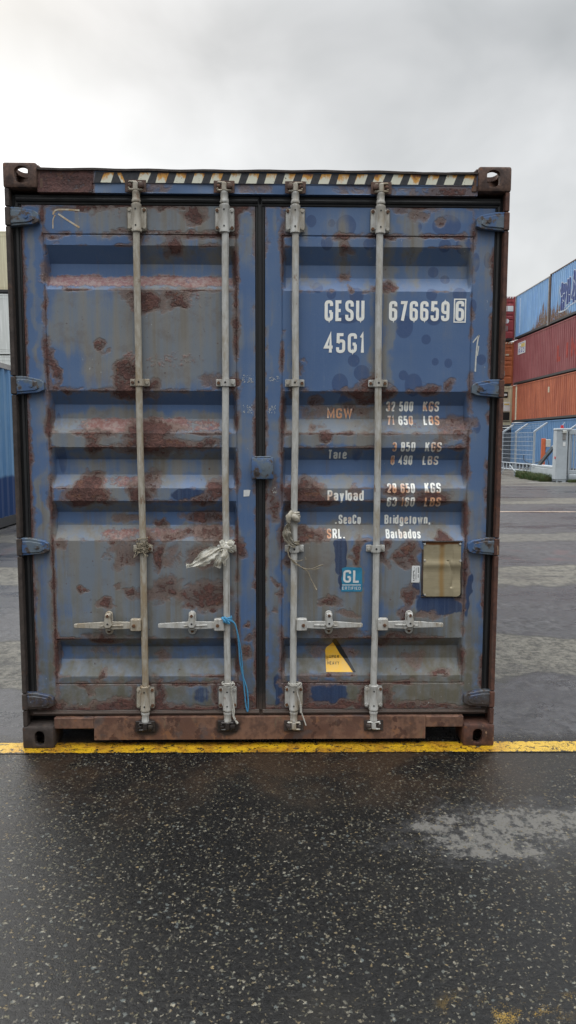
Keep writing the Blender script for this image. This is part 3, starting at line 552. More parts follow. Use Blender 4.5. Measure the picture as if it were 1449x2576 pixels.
for sx in (-1, 1):
    for top in (True, False):
        mat = (M['rust'] if top else (M['dark_rust'] if sx < 0 else M['red_rust']))
        me = casting('casting', sx, True, top)
        o = link('corner_casting', me, mat, BOX, (sx*(W2-.081), .089, H-.059 if top else .059))
        me2 = me.copy(); o2 = link('corner_casting', me2, [], BOX, (sx*(W2-.081), L-.089, H-.059 if top else .059)); o2.rotation_euler = (0, 0, PI); o2.scale = (1, 1, 1)
HZ = {-1: (2.648, 1.848, 1.046, .245), 1: (2.642, 1.840, 1.046, .249)}
for sx in (-1, 1):
    b = MB(); zc = [.118]+[q for hz in sorted(HZ[sx]) for q in (hz-.047, hz+.047)]+[2.778]
    for a, c in zip(zc[::2], zc[1::2]): b.box(min(sx*1.214, sx*1.193), max(sx*1.214, sx*1.193), .006, .05, a, c, .003)
    b.box(min(sx*1.212, sx*1.2), max(sx*1.212, sx*1.2), .05, .16, .118, 2.778)
    b.build('corner_post', M['dark_rust'] if sx < 0 else M['red_rust'], BOX)
    b = MB(); b.box(min(sx*1.21, sx*1.05), max(sx*1.21, sx*1.05), L-.12, L-.005, .118, 2.778); b.build('corner_post', M['dark_rust'], BOX)
MB().box(-1.2, 1.2, .118, .15, .10, 2.84).build('door_light_block', M['painted_shade'], BOX)  # added black plate, blocks light behind the door gaps
# header above the doors
def head_y(x, z): return .022+.002*np.sin(9*x)*np.sin(60*z)+np.where((x < -.8), -.004, 0)
for a, k in ((-.59, 1), (-.165, 1), (.175, 1), (.59, 1)): SOOT += [(a, 2.775, .035, .04, .75)]
header = sheet('header', grid_lines(-1.06, 1.06, .012, [-.801, -.799]), grid_lines(2.764, 2.868, .006, [2.806, 2.808]), lambda x, z: head_y(x, z)-np.where((z > 2.807) & (x > -.8), .003, 0), (.022, .12), M['door'], BOX,
               extra_rust=lambda x, z: np.where(x < -.79, 1.0, 0)+np.where((np.abs(z-2.79) < .025), .42*np.clip(np.sin(13*x+2)*1.2, 0, 1), 0)+np.where((x > .6) & (z < 2.8), .35, 0)+np.where(z > 2.862, .5, 0))
b = MB()
nseg = 40
for i in range(nseg):           # rain lip, bent here and there
    x0, x1 = -1.056+2.112*i/nseg, -1.056+2.112*(i+1)/nseg
    f = lambda x: 2.868+0.0012*math.sin(5*x)+.0016*math.sin(23*x+1)+(-.004 if .75 < x < .95 else 0)
    b.face([(x0, .008, f(x0)-.006), (x1, .008, f(x1)-.006), (x1, .008, f(x1)+.004), (x0, .008, f(x0)+.004)])
    b.face([(x0, .008, f(x0)+.004), (x1, .008, f(x1)+.004), (x1, .14, f(x1)+.006), (x0, .14, f(x0)+.006)])
    b.face([(x0, .0195, f(x0)-.006), (x1, .0195, f(x1)-.006), (x1, .008, f(x1)-.006), (x0, .008, f(x0)-.006)])
b.build('rain_lip', M['dark_rust'], header)
b = MB(); b.prism([(-.79, 2.8085), (1.04, 2.812), (1.035, 2.8595), (-.78, 2.8585)], .0165, .0185); band = b.build('hazard_band', M['stripe_black'], header)
rng = random.Random(3)
for k in range(21):
    x0 = -.757+k*.0868; z0, z1 = 2.8095+.00015*k, 2.8555+.00015*k
    dxx = .016; j = [rng.uniform(-.002, .002) for _ in range(4)]
    b = MB()
    if k == 1: b.prism([(x0+.012, z0), (x0+.030, z0), (x0+.012, z1), (x0-.008, z1)], .0155, .0162)
    else: b.prism([(x0+j[0], z0), (x0+.049+j[1], z0), (x0+.049+dxx+j[2], z1), (x0+dxx+j[3], z1)], .0155, .0162)
    b.build('hazard_stripe', M['stripe'], header, smooth=0)
# sill below the doors
for a in (-.583, -.166): SOOT += [(a, .105, .06, .045, 1.1)]
for a in (.178, .592): SOOT += [(a, .100, .04, .03, .8)]
sill = sheet('sill', grid_lines(-.855, .862, .012, []), grid_lines(.038, .156, .006, []), lambda x, z: .020+.0015*np.sin(8*x)*np.sin(40*z), (.02, .13), M['sill'], BOX)
for a, c, e, g in ((-1.06, -.8555, -.8535, -.846), (.8625, 1.06, .853, .8605)):
    b = MB(); b.prism([(a, .098), (c, .098), (c, .1555), (a, .1555)] if True else [], .021, .13, .003); b.build('fork_pocket', M['sill'], sill)
    MB().box(e, g, .019, .13, .036, .098, .002).build('pocket_edge', M['sill'], sill)
MB().box(-1.15, 1.15, .50, .53, .012, .128).build('under_shade_plate', M['painted_shade'], BOX)  # added black plate, stands for the deep shade under the container
for sx in (-1, 1):     # gusset between casting and header
    q = [(1.0565, 2.892), (1.030, 2.868), (1.030, 2.78), (1.0565, 2.78)]
    MB().prism([(sx*a, c) for a, c in (q if sx > 0 else q[::-1])], .018, .10, .004).build('gusset', M['rust'], header)
# side walls, roof, floor
def corr(length, depth=.036, pitch=.278):
    s, o = 0.0, []
    while s < length-.01:
        for ds, dd in ((0, 0), (.072, 0), (.14, depth), (.21, depth)):
            if s+ds < length: o.append((s+ds, dd))
        s += pitch
    o.append((length, o[-1][1])); return o
def wall_mesh(name, y0, y1, z0, z1, xf, sgn, depth=.036, flat=False):
    b = MB(); pr = [(0, 0), (y1-y0, 0)] if flat else corr(y1-y0, depth)
    for (s0, d0), (s1, d1) in zip(pr, pr[1:]):
        b.face([(xf-sgn*d0, y0+s0, z0), (xf-sgn*d1, y0+s1, z0), (xf-sgn*d1, y0+s1, z1), (xf-sgn*d0, y0+s0, z1)])
    return b
M['side'] = plain('blue_side_paint', (.05, .10, .24), .5, .4, 3)
for sx in (-1, 1): wall_mesh('w', .16, L-.12, .16, 2.82, sx*1.205, sx).build('side_wall', M['side'], BOX, smooth=0)
MB().box(-1.16, 1.16, .15, L-.1, 2.845, 2.86).build('roof', M['side'], BOX)
MB().box(-1.16, 1.16, .15, L-.1, .13, .17).build('floor', M['dark_rust'], BOX)
b = MB()
for sx in (-1, 1):
    b.box(min(sx*1.21, sx*1.16), max(sx*1.21, sx*1.16), .18, L-.18, .05, .16)
    b.box(min(sx*1.21, sx*1.15), max(sx*1.21, sx*1.15), .18, L-.18, 2.81, 2.87)
b.build('side_rails', M['dark_rust'], BOX)
MB().box(-1.15, 1.15, L-.1, L-.04, .12, 2.8).build('end_wall', M['side'], BOX)

# --- doors
DX = {-1: (-1.152, -.0195), 1: (.0295, 1.156)}
DZ = (.189, 2.713)
DOORS = {}
for sx in (-1, 1):
    a, b_ = DX[sx]; pa, pb = PX[sx]
    xs = grid_lines(a, b_, .0085, [pa-.004, pa, pa+.004, pa+.016, pb-.016, pb-.004, pb, pb+.004])
    zs = grid_lines(DZ[0], DZ[1], .0075, BZ+[2.572, 2.577, 2.582, .322, .327, .332])
    def seam_rust(x, z, pa=pa, pb=pb, a=a, b_=b_):   # rust creeping out of the welded seams, bends and leaf edges
        n1 = vnoise(x, z, 9, 0)+.5*vnoise(x, z, 23, 1); n2 = vnoise(x, z, 6, 2)+.6*vnoise(x, z, 31, 3); n3 = vnoise(x, z, 14, 4)+.5*vnoise(x, z, 40, 5)
        w = .007+.02*np.clip(n3+.3, 0, 1)
        dv = np.minimum(np.abs(x-pa), np.abs(x-pb)); de = np.minimum(np.minimum(x-a, b_-x), np.minimum(DZ[1]-z, (z-DZ[0])*.6))
        inside = (x > pa-.01) & (x < pb+.01); dh = np.where(inside, np.minimum(np.abs(z-2.577), np.abs(z-.327)), 9)
        db = np.full(np.shape(z), 9.0)
        for g in GROOVES:
            for q in (g[0], g[3]): db = np.minimum(db, np.abs(z-q))
        db = np.where(inside, db, 9); left = .12 if np.mean(x) < 0 else 0
        return np.maximum.reduce([np.exp(-(dv/w)**2)*np.clip(.55+left+1.6*n1, 0, 1), np.exp(-(de/w)**2)*np.clip(.5+left+1.7*n2, 0, 1), np.exp(-(dh/w)**2)*np.clip(.6+left+1.6*n2, 0, 1), np.exp(-(db/(w*.7))**2)*np.clip(.22+left+1.8*n1, 0, .9)])
    DOORS[sx] = sheet('door', xs, zs, door_y, (.05, .115), M['door'], BOX, extra_rust=seam_rust)
    DOORS[sx]['label'] = 'grey faded left door leaf with large rust patches' if sx < 0 else 'blue right door leaf carrying the white lettering'
    # rubber seal round the leaf
    g = MB(); o = sx
    xa, xb = sorted((sx*1.153 if sx < 0 else 1.157, sx*1.199)); g.box(xa, xb, .052, .1, .157, 2.763, .004)
    xm = (xa+xb)/2; g.tube([(xm, .055, .2), (xm, .055, 2.72)], .014, 8)
    xi, xo = (DX[sx][0]-.03, DX[sx][1]+.024) if sx < 0 else (DX[sx][0]-.024, DX[sx][1]+.03)
    for z0, z1, zc in ((2.7145, 2.7625, 2.738), (.1575, .1875, .173)):
        g.box(xi, xo, .046, .1, z0, z1, .004); g.tube([(xi+.01, .046, zc), (xo-.01, .046, zc+.0)], .012 if zc > 1 else .008, 8)
    if sx > 0:
        g.box(-.0185, .0285, .05, .1, .18, 2.72, .003); g.tube([(.004, .05, .19), (.004, .05, 2.72)], .012, 8)
    g.build('door_seal', M['rubber'], DOORS[sx])
m, t, out = new_mat('hinge_paint'); P = t.coords('Object'); z = t.sep(P)[2]
nm = t.noise(P, 30, 5, .6); nf = t.noise(P, 120, 4)
c = t.mix(t.step(t.noise(P, 14, 4), .42, .58), (.055, .11, .23), (.11, .14, .17)); c = t.mix(t.step(nm, .50, .60), c, (.075, .055, .045)); c = t.mix(t.step(nm, .58, .68), c, (.03, .024, .023))
c = t.mix(t.step(t.add(z, t.mul(nm, .3)), .5, .35), c, (.055, .04, .033)); c = t.mix(t.step(nf, .68, .72), c, (.35, .38, .42))
out(c, .5, t.bump(nm, .5, .004)); M['hinge'] = m
for sx in (-1, 1):
    for i, hz in enumerate(HZ[sx]):
        b = MB(); q = lambda L_: [(sx*px, hz+pz) for px, pz in (L_ if sx > 0 else L_[::-1])]
        b.prism(q([(1.203, .046), (1.15, .045), (1.078, .030), (1.060, .016), (1.058, -.022), (1.085, -.034), (1.203, -.044)]), .016, .046, .003, 1)
        b.prism(q([(1.196, .030), (1.15, .030), (1.09, .019), (1.08, -.012), (1.10, -.024), (1.196, -.032)]), .011, .017, .0025, 1)
        b.cyl((sx*1.118, .012, hz+.002), (sx*1.118, .007, hz+.002), .010, 12)
        b.tube([(sx*1.203, .028, hz-.045), (sx*1.203, .028, hz+.045)], .0135, 12)
        b.mi = 1; b.box(min(sx*1.216, sx*1.19), max(sx*1.216, sx*1.19), .004, .03, hz-.043, hz+.043, .004)
        b.build('hinge', [M['hinge'], M['dark_rust'] if sx < 0 else M['red_rust']], DOORS[sx], smooth=22)
DR, DL = DOORS[1], DOORS[-1]
STAIN = [(.407,1.72,.085,.04,1.1),(.662,1.755,.022,.03,.8),(.662,1.685,.028,.03,.9),(.765,1.685,.02,.03,.8),(.865,1.755,.05,.03,.75),(.892,1.685,.035,.03,1),(.678,1.55,.016,.03,1),(.678,1.483,.018,.03,.9),(.890,1.55,.035,.03,.8),(.875,1.483,.06,.03,.6),(.365,1.30,.05,.03,.55),(.48,1.31,.03,.03,.5),(.668,1.342,.022,.03,.8),(.728,1.342,.03,.03,.8),(.72,1.27,.028,.03,1),(.882,1.27,.06,.03,1),(.885,1.342,.02,.03,.5),(.46,1.18,.02,.03,.6),(.354,1.107,.02,.03,1.1),(.74,1.18,.05,.03,.55),(.66,1.18,.02,.03,.4),(.72,1.107,.03,.03,.6),(.80,1.107,.02,.03,.5),(.39,1.51,.05,.03,.35),(.45,2.21,.03,.05,.35)]
for txt, x0, x1, z0, z1 in WRITING: decal('lettering', text_bm(txt, x0, x1, z0, z1, .155 if z1-z0 > .06 else .178, .11 if z1-z0 > .06 else .10), M['letter'], DR, extra_rust=lambda x, z: field(STAIN, x, z))
bm = bmesh.new(); x0, x1, z0, z1, w = .963, 1.0245, 2.1655, 2.2815, .006
for (a, b2, c2, d2) in ((x0, x1, z1-w, z1), (x0, x1, z0, z0+w), (x0, x0+w, z0+w, z1-w), (x1-w, x1, z0+w, z1-w)):
    bm.faces.new([bm.verts.new(p) for p in ((a, 0, c2), (b2, 0, c2), (b2, 0, d2), (a, 0, d2))])
decal('check_digit_box', bm, M['letter'], DR)
# stickers
M['cyan'] = plain('blue_sticker', (.035, .24, .40), .35, .2, 30); M['white'] = plain('white_print', (.72, .73, .72), .5, .12, 60)
M['yellow'] = plain('yellow_sticker', (.90, .50, .03), .4, .12, 20, col2=(.82, .50, .10)); M['ink_hole'] = plain('ink_and_hole_black', (.012, .012, .014), .5, .2)
bm = bmesh.new(); bm.faces.new([bm.verts.new(p) for p in ((.417, 0, .81), (.521, 0, .81), (.527, 0, .817), (.5245, 0, .93), (.519, 0, .935), (.44, 0, .937), (.421, 0, .931), (.424, 0, .90), (.418, 0, .88), (.423, 0, .85))])
st = decal('round_cornered_sticker', bm, M['cyan'], DR, .0016)
bm = text_bm('GL', .428, .512, .856, .922, .17, .10); tb = text_bm('ERTIFIED', .4235, .518, .8195, .8355, .15, .16)
for s_ in (tb,):
    me = bpy.data.meshes.new('t'); s_.to_mesh(me); bm.from_mesh(me); s_.free(); bpy.data.meshes.remove(me)
bm.faces.new([bm.verts.new(p) for p in ((.4225, -.0004, .8425), (.5185, -.0004, .8425), (.5185, -.0004, .8465), (.4225, -.0004, .8465))])
decal('sticker_print', bm, M['white'], DR, .0026)
bm = bmesh.new(); TRI = [(.379, .535), (.415, .471), (.484, .382), (.345, .383), (.349, .42), (.356, .447), (.365, .461), (.353, .474), (.342, .488), (.346, .501), (.361, .514)]
f = bm.faces.new([bm.verts.new((a, 0, c)) for a, c in TRI]); bmesh.ops.triangulate(bm, faces=[f])
decal('warning_sticker', bm, M['yellow'], DR, .0016, .012)
bm = bmesh.new(); f = bm.faces.new([bm.verts.new((a, 0, c)) for a, c in ((.374, .545), (.384, .562), (.394, .562), (.499, .382), (.486, .382), (.417, .471), (.381, .535))]); bmesh.ops.triangulate(bm, faces=[f])
decal('sticker_border', bm, M['ink_hole'], DR, .0022, .012)
bm = text_bm('UPER', .362, .415, .446, .4605, .16, .14); tb = text_bm('HEAVY', .3535, .415, .416, .4305, .14, .14)
me = bpy.data.meshes.new('t'); tb.to_mesh(me); bm.from_mesh(me); tb.free()
decal('sticker_print', bm, M['ink_hole'], DR, .0026, .012)
# data plate with its rust run
m, t, out = new_mat('aluminium_plate'); P = t.coords('Object'); x, _, z = t.sep(P)[:3]
nm = t.noise(P, 40, 5); n1_ = t.noise(t.vscale(P, (1, 1, 60)), 8, 2); nl = t.noise(P, 12, 3)
c = t.mix(nm, (.42, .355, .23), (.34, .29, .19)); c = t.mix(t.mul(t.step(n1_, .5, .6), .22), c, (.20, .17, .12)); c = t.mix(t.mul(t.step(nl, .5, .7), .35), c, (.50, .44, .31))
wob = t.add(t.math('ABSOLUTE', t.sub(x, t.add(.932, t.mul(t.sub(nl, .5), .012)))), t.mul(t.sub(nm, .5), .012))
c = t.mix(t.mul(t.step(wob, .022, .002), .7), c, (.34, .19, .05)); c = t.mix(t.mul(t.step(z, 1.03, 1.064), t.step(wob, .02, .0)), c, (.10, .035, .015))
c = t.mix(t.step(t.add(z, t.mul(t.sub(nl, .5), .02)), 1.052, 1.06), c, (.20, .075, .02))
out(c, .38, t.bump(t.add(nl, t.mul(n1_, .2)), .4, .004), metal=.35); M['plate'] = m
def plate_y(x, z): return .040-.006*np.exp(-((z-.95)/.02)**2)+.004*np.sin(14*z)+np.where(x > .99, .004*np.sin(30*z), 0)+.005*np.exp(-((x-.99+.8*(z-.88)**2*4)/.006)**2)*(np.abs(z-.9) < .07)
def clip_plate(x, z): return plate_y(x, z)
pl = sheet('data_plate', grid_lines(.838, 1.030, .006, []), grid_lines(.786, 1.066, .006, []), plate_y, (.04, .0455), M['plate'], DR)
for v in pl.data.vertices:            # rounded corners
    qx, qz, rr = abs(v.co.x-.934)-(.096-.022), abs(v.co.z-.926)-(.140-.022), .022
    if qx > 0 and qz > 0 and math.hypot(qx, qz) > rr:
        k = rr/math.hypot(qx, qz); v.co.x = .934+math.copysign(.074+qx*k, v.co.x-.934); v.co.z = .926+math.copysign(.118+qz*k, v.co.z-.926)
b = MB(); b.box(.829, .8375, .038, .047, .79, 1.03, .002); b.box(1.0305, 1.039, .038, .047, .79, .965, .002); b.box(.829, 1.039, .040, .0465, .779, .7855, .002); b.box(.83, 1.036, .036, .047, 1.0665, 1.073, .002)
b.build('plate_frame', M['dark_rust'], DR)
for px, pz in ((.842, 1.057), (1.024, 1.057), (.845, .972), (1.027, .97), (1.018, .803), (.848, .795)): MB().cyl((px, .041, pz), (px, .0335, pz), .0065, 10, .004).build('rivet', M['galv'], DR)
bm = bmesh.new(); bm.faces.new([bm.verts.new(p) for p in ((.778, 0, .858), (.818, 0, .857), (.821, 0, .861), (.822, 0, .941), (.818, 0, .945), (.784, 0, .945), (.780, 0, .941))]); st = decal('small_label', bm, M['white'], DR, .002)
bm = bmesh.new(); rg = random.Random(5)
for zz in np.arange(.866, .938, .006):
    for xx, ww in ((.786, .004), (.790, .0035), (.811, .005)):
        if rg.random() < .75: bm.faces.new([bm.verts.new(p) for p in ((xx, 0, zz), (xx+ww, 0, zz), (xx+ww, 0, zz+.0035), (xx, 0, zz+.0035))])
bm.faces.new([bm.verts.new(p) for p in ((.8005, 0, .872), (.8025, 0, .872), (.8025, 0, .932), (.8005, 0, .932))])
decal('label_print', bm, M['ink_hole'], DR, .0026)
# lock box over the joint of the two leaves
b = MB(); b.box(-.039, .071, .004, .046, 1.389, 1.497, .006, 2); b.box(-.025, .058, .006, .03, 1.4965, 1.503, .003); b.cyl((.02, .005, 1.44), (.02, .001, 1.44), .006, 8); b.build('lock_box', M['hinge'], DR)
# chalk and paint strokes
M['chalk'] = plain('chalk_paint', (.58, .54, .46), .8, .3, 40, col2=(.48, .33, .18)); M['chalk_white'] = plain('white_chalk', (.62, .62, .58), .8, .25, 120)
def stroke(pts, w, mat, parent):
    bm = bmesh.new(); ribbon(bm, [(p.x, p.y) for p in spline([(a, c, 0) for a, c in pts], 5)], w, 0); decal('chalk_mark', bm, M[mat], parent, .0014, .02)
stroke([(-.998, 2.668), (-.985, 2.689), (-.937, 2.693), (-.87, 2.69)], .008, 'chalk', DL); stroke([(-1.0, 2.603), (-.999, 2.64), (-.993, 2.659), (-.987, 2.666)], .005, 'chalk', DL); stroke([(-.973, 2.672), (-.928, 2.643), (-.872, 2.609)], .008, 'chalk', DL)
stroke([(1.063, 2.069), (1.078, 2.088), (1.093, 2.106)], .006, 'chalk_white', DR); stroke([(1.093, 2.106), (1.086, 2.07), (1.081, 2.0), (1.079, 1.926)], .007, 'chalk_white', DR); stroke([(1.093, 2.053), (1.087, 2.004)], .005, 'chalk_white', DR)
bm = bmesh.new(); bm.faces.new([bm.verts.new((a, 0, c)) for a, c in ((-.080, 1.332), (-.060, 1.334), (-.046, 1.332), (-.052, 1.301), (-.081, 1.299))]); decal('paper_scrap', bm, M['white'], DL, .002)
bm = bmesh.new(); rg = random.Random(9)
for cx_, cz_, ex, ez, nn in ((-.06, 1.885, .03, .018, 46), (-.06, 1.735, .022, .02, 34), (.07, 1.885, .026, .012, 26), (.06, 1.735, .018, .02, 22), (.075, 1.33, .012, .016, 18)):
    for _ in range(nn):
        xx, zz = cx_+rg.uniform(-ex, ex), cz_+rg.uniform(-ez, ez); xx = min(max(xx, .034), .108) if cx_ > 0 else min(max(xx, -.108), -.024); s1 = rg.uniform(.0015, .0035)
        bm.faces.new([bm.verts.new(p) for p in ((xx, 0, zz), (xx+s1, 0, zz), (xx+s1*1.2, 0, zz+s1*1.5), (xx+s1*.2, 0, zz+s1*1.5))])
for v in bm.verts: v.co.y = 0
half = [f for f in bm.faces if f.calc_center_median().x > 0]
bm2 = bm.copy(); bmesh.ops.delete(bm, geom=half, context='FACES'); bmesh.ops.delete(bm2, geom=[f for f in bm2.faces if f.calc_center_median().x < 0], context='FACES')
decal('glue_remains', bm, M['chalk_white'], DL, .0016, 9); decal('glue_remains', bm2, M['chalk_white'], DR, .0016, 9)

# --- locking bars
for i, (bx, sd, ht) in enumerate(((-.5905, -1, 'g'), (-.1665, -1, 'g'), (.176, 1, 'g'), (.590, 1, 'g'))):
    yb = .024
    root = MB().tube([(bx+.0032*math.sin(z*2.3+i*1.7)+.001*math.sin(z*7+i), yb, z) for z in np.linspace(.17, 2.74, 40)], .0170, 16).build('locking_bar', M['galv_dirty'] if i == 0 else M['galv'], BOX)
    gm, rm = (M['galv_dirty'] if i < 1 else M['galv']), M['bolt_rust']
    for zc, up in ((2.648, 1), (.258, -1)):
        b = MB(); w, h = .0475, .056
        pts = [(-w, -h), (w, -h), (w, h), (-w, h)]
        b.prism([(bx+a, zc+c) for a, c in pts], .032, .042, .009, 2)
        b.lathe(bx, yb, [(zc-.066, .0215), (zc-.064, .0245), (zc-.055, .0245), (zc-.05, .0228), (zc+.05, .0228), (zc+.055, .0245), (zc+.064, .0245), (zc+.066, .0215)], 18)
        for k in (-1, 1): b.box(bx+k*.018, bx+k*.030, .026, .034, zc-.046, zc+.046, .003) if k > 0 else b.box(bx-.030, bx-.018, .026, .034, zc-.046, zc+.046, .003)
        rs = random.Random(i*7+int(zc*9))
        for a in (-1, 1):
            for c in (-1, 1): b.mi = 1 if rs.random() < .55 else 0; b.bolt(bx+a*.036, .0325, zc+c*.041, .0088, .007)
        b.mi = 2
        for c in (-1, 1): b.cyl((bx-.001, yb-.0222, zc+c*.038), (bx-.001, yb-.0242, zc+c*.038), .0042, 8)
        b.build('bar_bracket', [gm, rm, M['ink_hole']], root)
    for zc in (1.866, 1.037):
        b = MB(); b.box(bx-.048, bx-.019, .034, .043, zc-.019, zc+.017, .003); b.box(bx+.019, bx+.048, .034, .043, zc-.019, zc+.017, .003)
        ang = np.linspace(-PI*.97, -PI*.03, 12); o_ = [(bx+.0235*math.cos(a), yb+.0235*math.sin(a)) for a in ang]; i_ = [(bx+.0175*math.cos(a), yb+.0175*math.sin(a)) for a in ang]
        b.prism([(bx-.0235, .037)]+o_+[(bx+.0235, .037), (bx+.0175, .037)]+i_[::-1]+[(bx-.0175, .037)], zc-.018, zc+.016, axis='z')
        rs = random.Random(i*5+int(zc*9))
        for a in (-1, 1): b.mi = 1 if rs.random() < .45 else 0; b.bolt(bx+a*.036, .0345, zc-.001, .0088, .007)
        b.mi = 2; b.cyl((bx, yb-.0232, zc), (bx, yb-.0248, zc), .005, 10)  # black disc, paints the shade inside a drilled opening
        b.build('bar_bracket', [gm, rm, M['ink_hole']], root)
    for top in (True, False):
        s_ = 1 if top else -1; z0 = 2.722 if top else .184
        cm = M['galv_dirty'] if top else (M['grease'] if i < 2 else M['galv'])
        b = MB(); prf = [(0, .021), (.006, .0225), (.012, .0205), (.02, .0182), (.040, .0195), (.046, .0215), (.052, .0205), (.060, .013)]
        prf = [(z0+s_*a, r) for a, r in prf]
        b.lathe(bx, yb, prf if top else prf[::-1], 16)
        b.mi = 1; zt = z0+s_*.055; k = sd*-1
        def bx_(a, c, e, f, y0=.002, y1=.03, bev=.004): b.box(min(bx+k*a, bx+k*c), max(bx+k*a, bx+k*c), y0, y1, min(zt+s_*e, zt+s_*f), max(zt+s_*e, zt+s_*f), bev)
        bx_(-.012, .012, -.004, .036); bx_(-.034, .034, -.006, .004, .004, .024); bx_(-.034, .006, .030, .040, .004, .026); bx_(-.036, -.026, .002, .012, .004, .022); bx_(.012, .032, .030, .037, .006, .024)
        b.build('cam', [gm if i >= 2 or top else M['galv'], cm], root)
        kb = MB()
        kb.box(min(bx+k*.014, bx+k*.040), max(bx+k*.014, bx+k*.040), -.004, .02, min(zt+s_*.006, zt+s_*.030), max(zt+s_*.006, zt+s_*.030), .007, 2)
        kb.box(min(bx-k*.018, bx-k*.036), max(bx-k*.018, bx-k*.036), .004, .02, min(zt+s_*.012, zt+s_*.028), max(zt+s_*.012, zt+s_*.028), .005, 2)
        kb.box(bx-.05, bx+.05, .012, .0155, min(zt-s_*.012, zt+s_*.045), max(zt-s_*.012, zt+s_*.045), .002)
        kb.build('cam_keeper', M['rust'] if top else (M['grease'] if i < 2 else M['dark_rust']), header if top else sill)
    # handle with its hub and the catch that holds it
    hz = .647; X_ = lambda a: bx+sd*a
    b = MB(); q = lambda L_: [(X_(a), hz+c) for a, c in (L_ if sd > 0 else L_[::-1])]
    b.prism(q([(.012, -.031), (.062, -.031), (.066, -.027), (.066, .027), (.062, .031), (.012, .031)]), .000, .036, .004, 1)
    b.mi = 1; b.bolt(X_(.047), .0005, hz-.002, .0095, .006); b.mi = 0
    b.prism(q([(.060, -.019), (.12, -.016), (.135, -.022), (.155, -.024), (.168, -.013), (.235, -.015), (.345, -.015), (.35, -.011), (.35, .004), (.345, .008), (.25, .010), (.225, .016), (.16, .018), (.06, .017)]), .004, .016, .003, 1)
    b.prism(q([(.10, -.006), (.215, -.006), (.225, -.002), (.10, .004)]), .0, .006, .002)
    b.build('handle', [gm, rm], root)
    b = MB(); cx_ = X_(.178); n = 8
    o_ = [(cx_+.0195*math.cos(PI*j/n), hz+.048+.0195*math.sin(PI*j/n)) for j in range(n+1)]+[(cx_+.0205*math.cos(PI+PI*j/n), hz-.036+.0195*math.sin(PI+PI*j/n)) for j in range(n+1)]
    b.prism(o_, .030, .042, .003)
    b.prism([(cx_-.013, hz+.055), (cx_-.016, hz+.012), (cx_-.026, hz+.004), (cx_-.012, hz-.014), (cx_+.012, hz-.014), (cx_+.026, hz+.004), (cx_+.016, hz+.012), (cx_+.013, hz+.055)], -.006, .004, .004)
    b.box(cx_-.014, cx_+.014, -.002, .032, hz+.032, hz+.060, .004); b.box(cx_-.012, cx_+.012, .010, .032, hz-.030, hz-.018, .003)
    b.mi = 1; b.bolt(cx_, -.002, hz+.049, .0085, .007); b.bolt(cx_, .0305, hz-.037, .0088, .007); b.mi = 2; b.cyl((cx_, -.0055, hz+.008), (cx_, -.0072, hz+.008), .005, 8)
    b.build('handle_catch', [gm, rm, M['ink_hole']], root)
# ---------------------------------------------------------------- things tied to the bars
M['twine'] = plain('hemp_twine', (.30, .255, .185), .9, .35, 200); M['plastic'] = plain('dirty_white_plastic', (.84, .83, .77), .45, .08, 35, col2=(.76, .72, .62)); M['plastic_grey'] = plain('grimy_plastic_strip', (.42, .39, .33), .5, .25, 50, col2=(.33, .29, .22))
M['blue_rope'] = plain('blue_rope', (.035, .20, .40), .75, .35, 300, col2=(.09, .31, .48)); M['white_cord'] = plain('off_white_cord', (.50, .48, .43), .8, .25, 150)
def loft(b, path, A, B, n=14, crumple=.12, seed=0, sub=6):
    P = spline(path, sub); m = len(P); t = np.linspace(0, 1, len(path)); tt = np.linspace(0, 1, m)
    A = np.interp(tt, t, A); B = np.interp(tt, t, B); rings = []
    for i in range(m):
        tg = (P[min(i+1, m-1)]-P[max(i-1, 0)]).normalized(); dep = Vector((0, 1, 0)); dep = (dep-tg*dep.dot(tg)).normalized(); per = tg.cross(dep)
        ring = []
        for k in range(n):
            a = 2*PI*k/n
            cr = 1+crumple*(mnoise.noise(Vector((i*.35+seed*9, k*1.1, seed)))*1.6+.8*math.sin(k*PI)+.6*mnoise.noise(Vector((k*2.7, i*.12, seed+4))))
            p = P[i]+per*A[i]*math.cos(a)*cr+dep*B[i]*math.sin(a)*cr
            p += dep*(.35*A[i]*mnoise.noise(Vector((k*.9, i*.22, seed+7)))*(.5 if A[i] > .004 else 0))
            ring.append(b.bm.verts.new(p))
        rings.append(ring)
    for R0, R1 in zip(rings, rings[1:]):
        for k in range(n): b.bm.faces.new((R0[k], R0[(k+1) % n], R1[(k+1) % n], R1[k]))
    b.bm.faces.new(rings[0][::-1]); b.bm.faces.new(rings[-1])
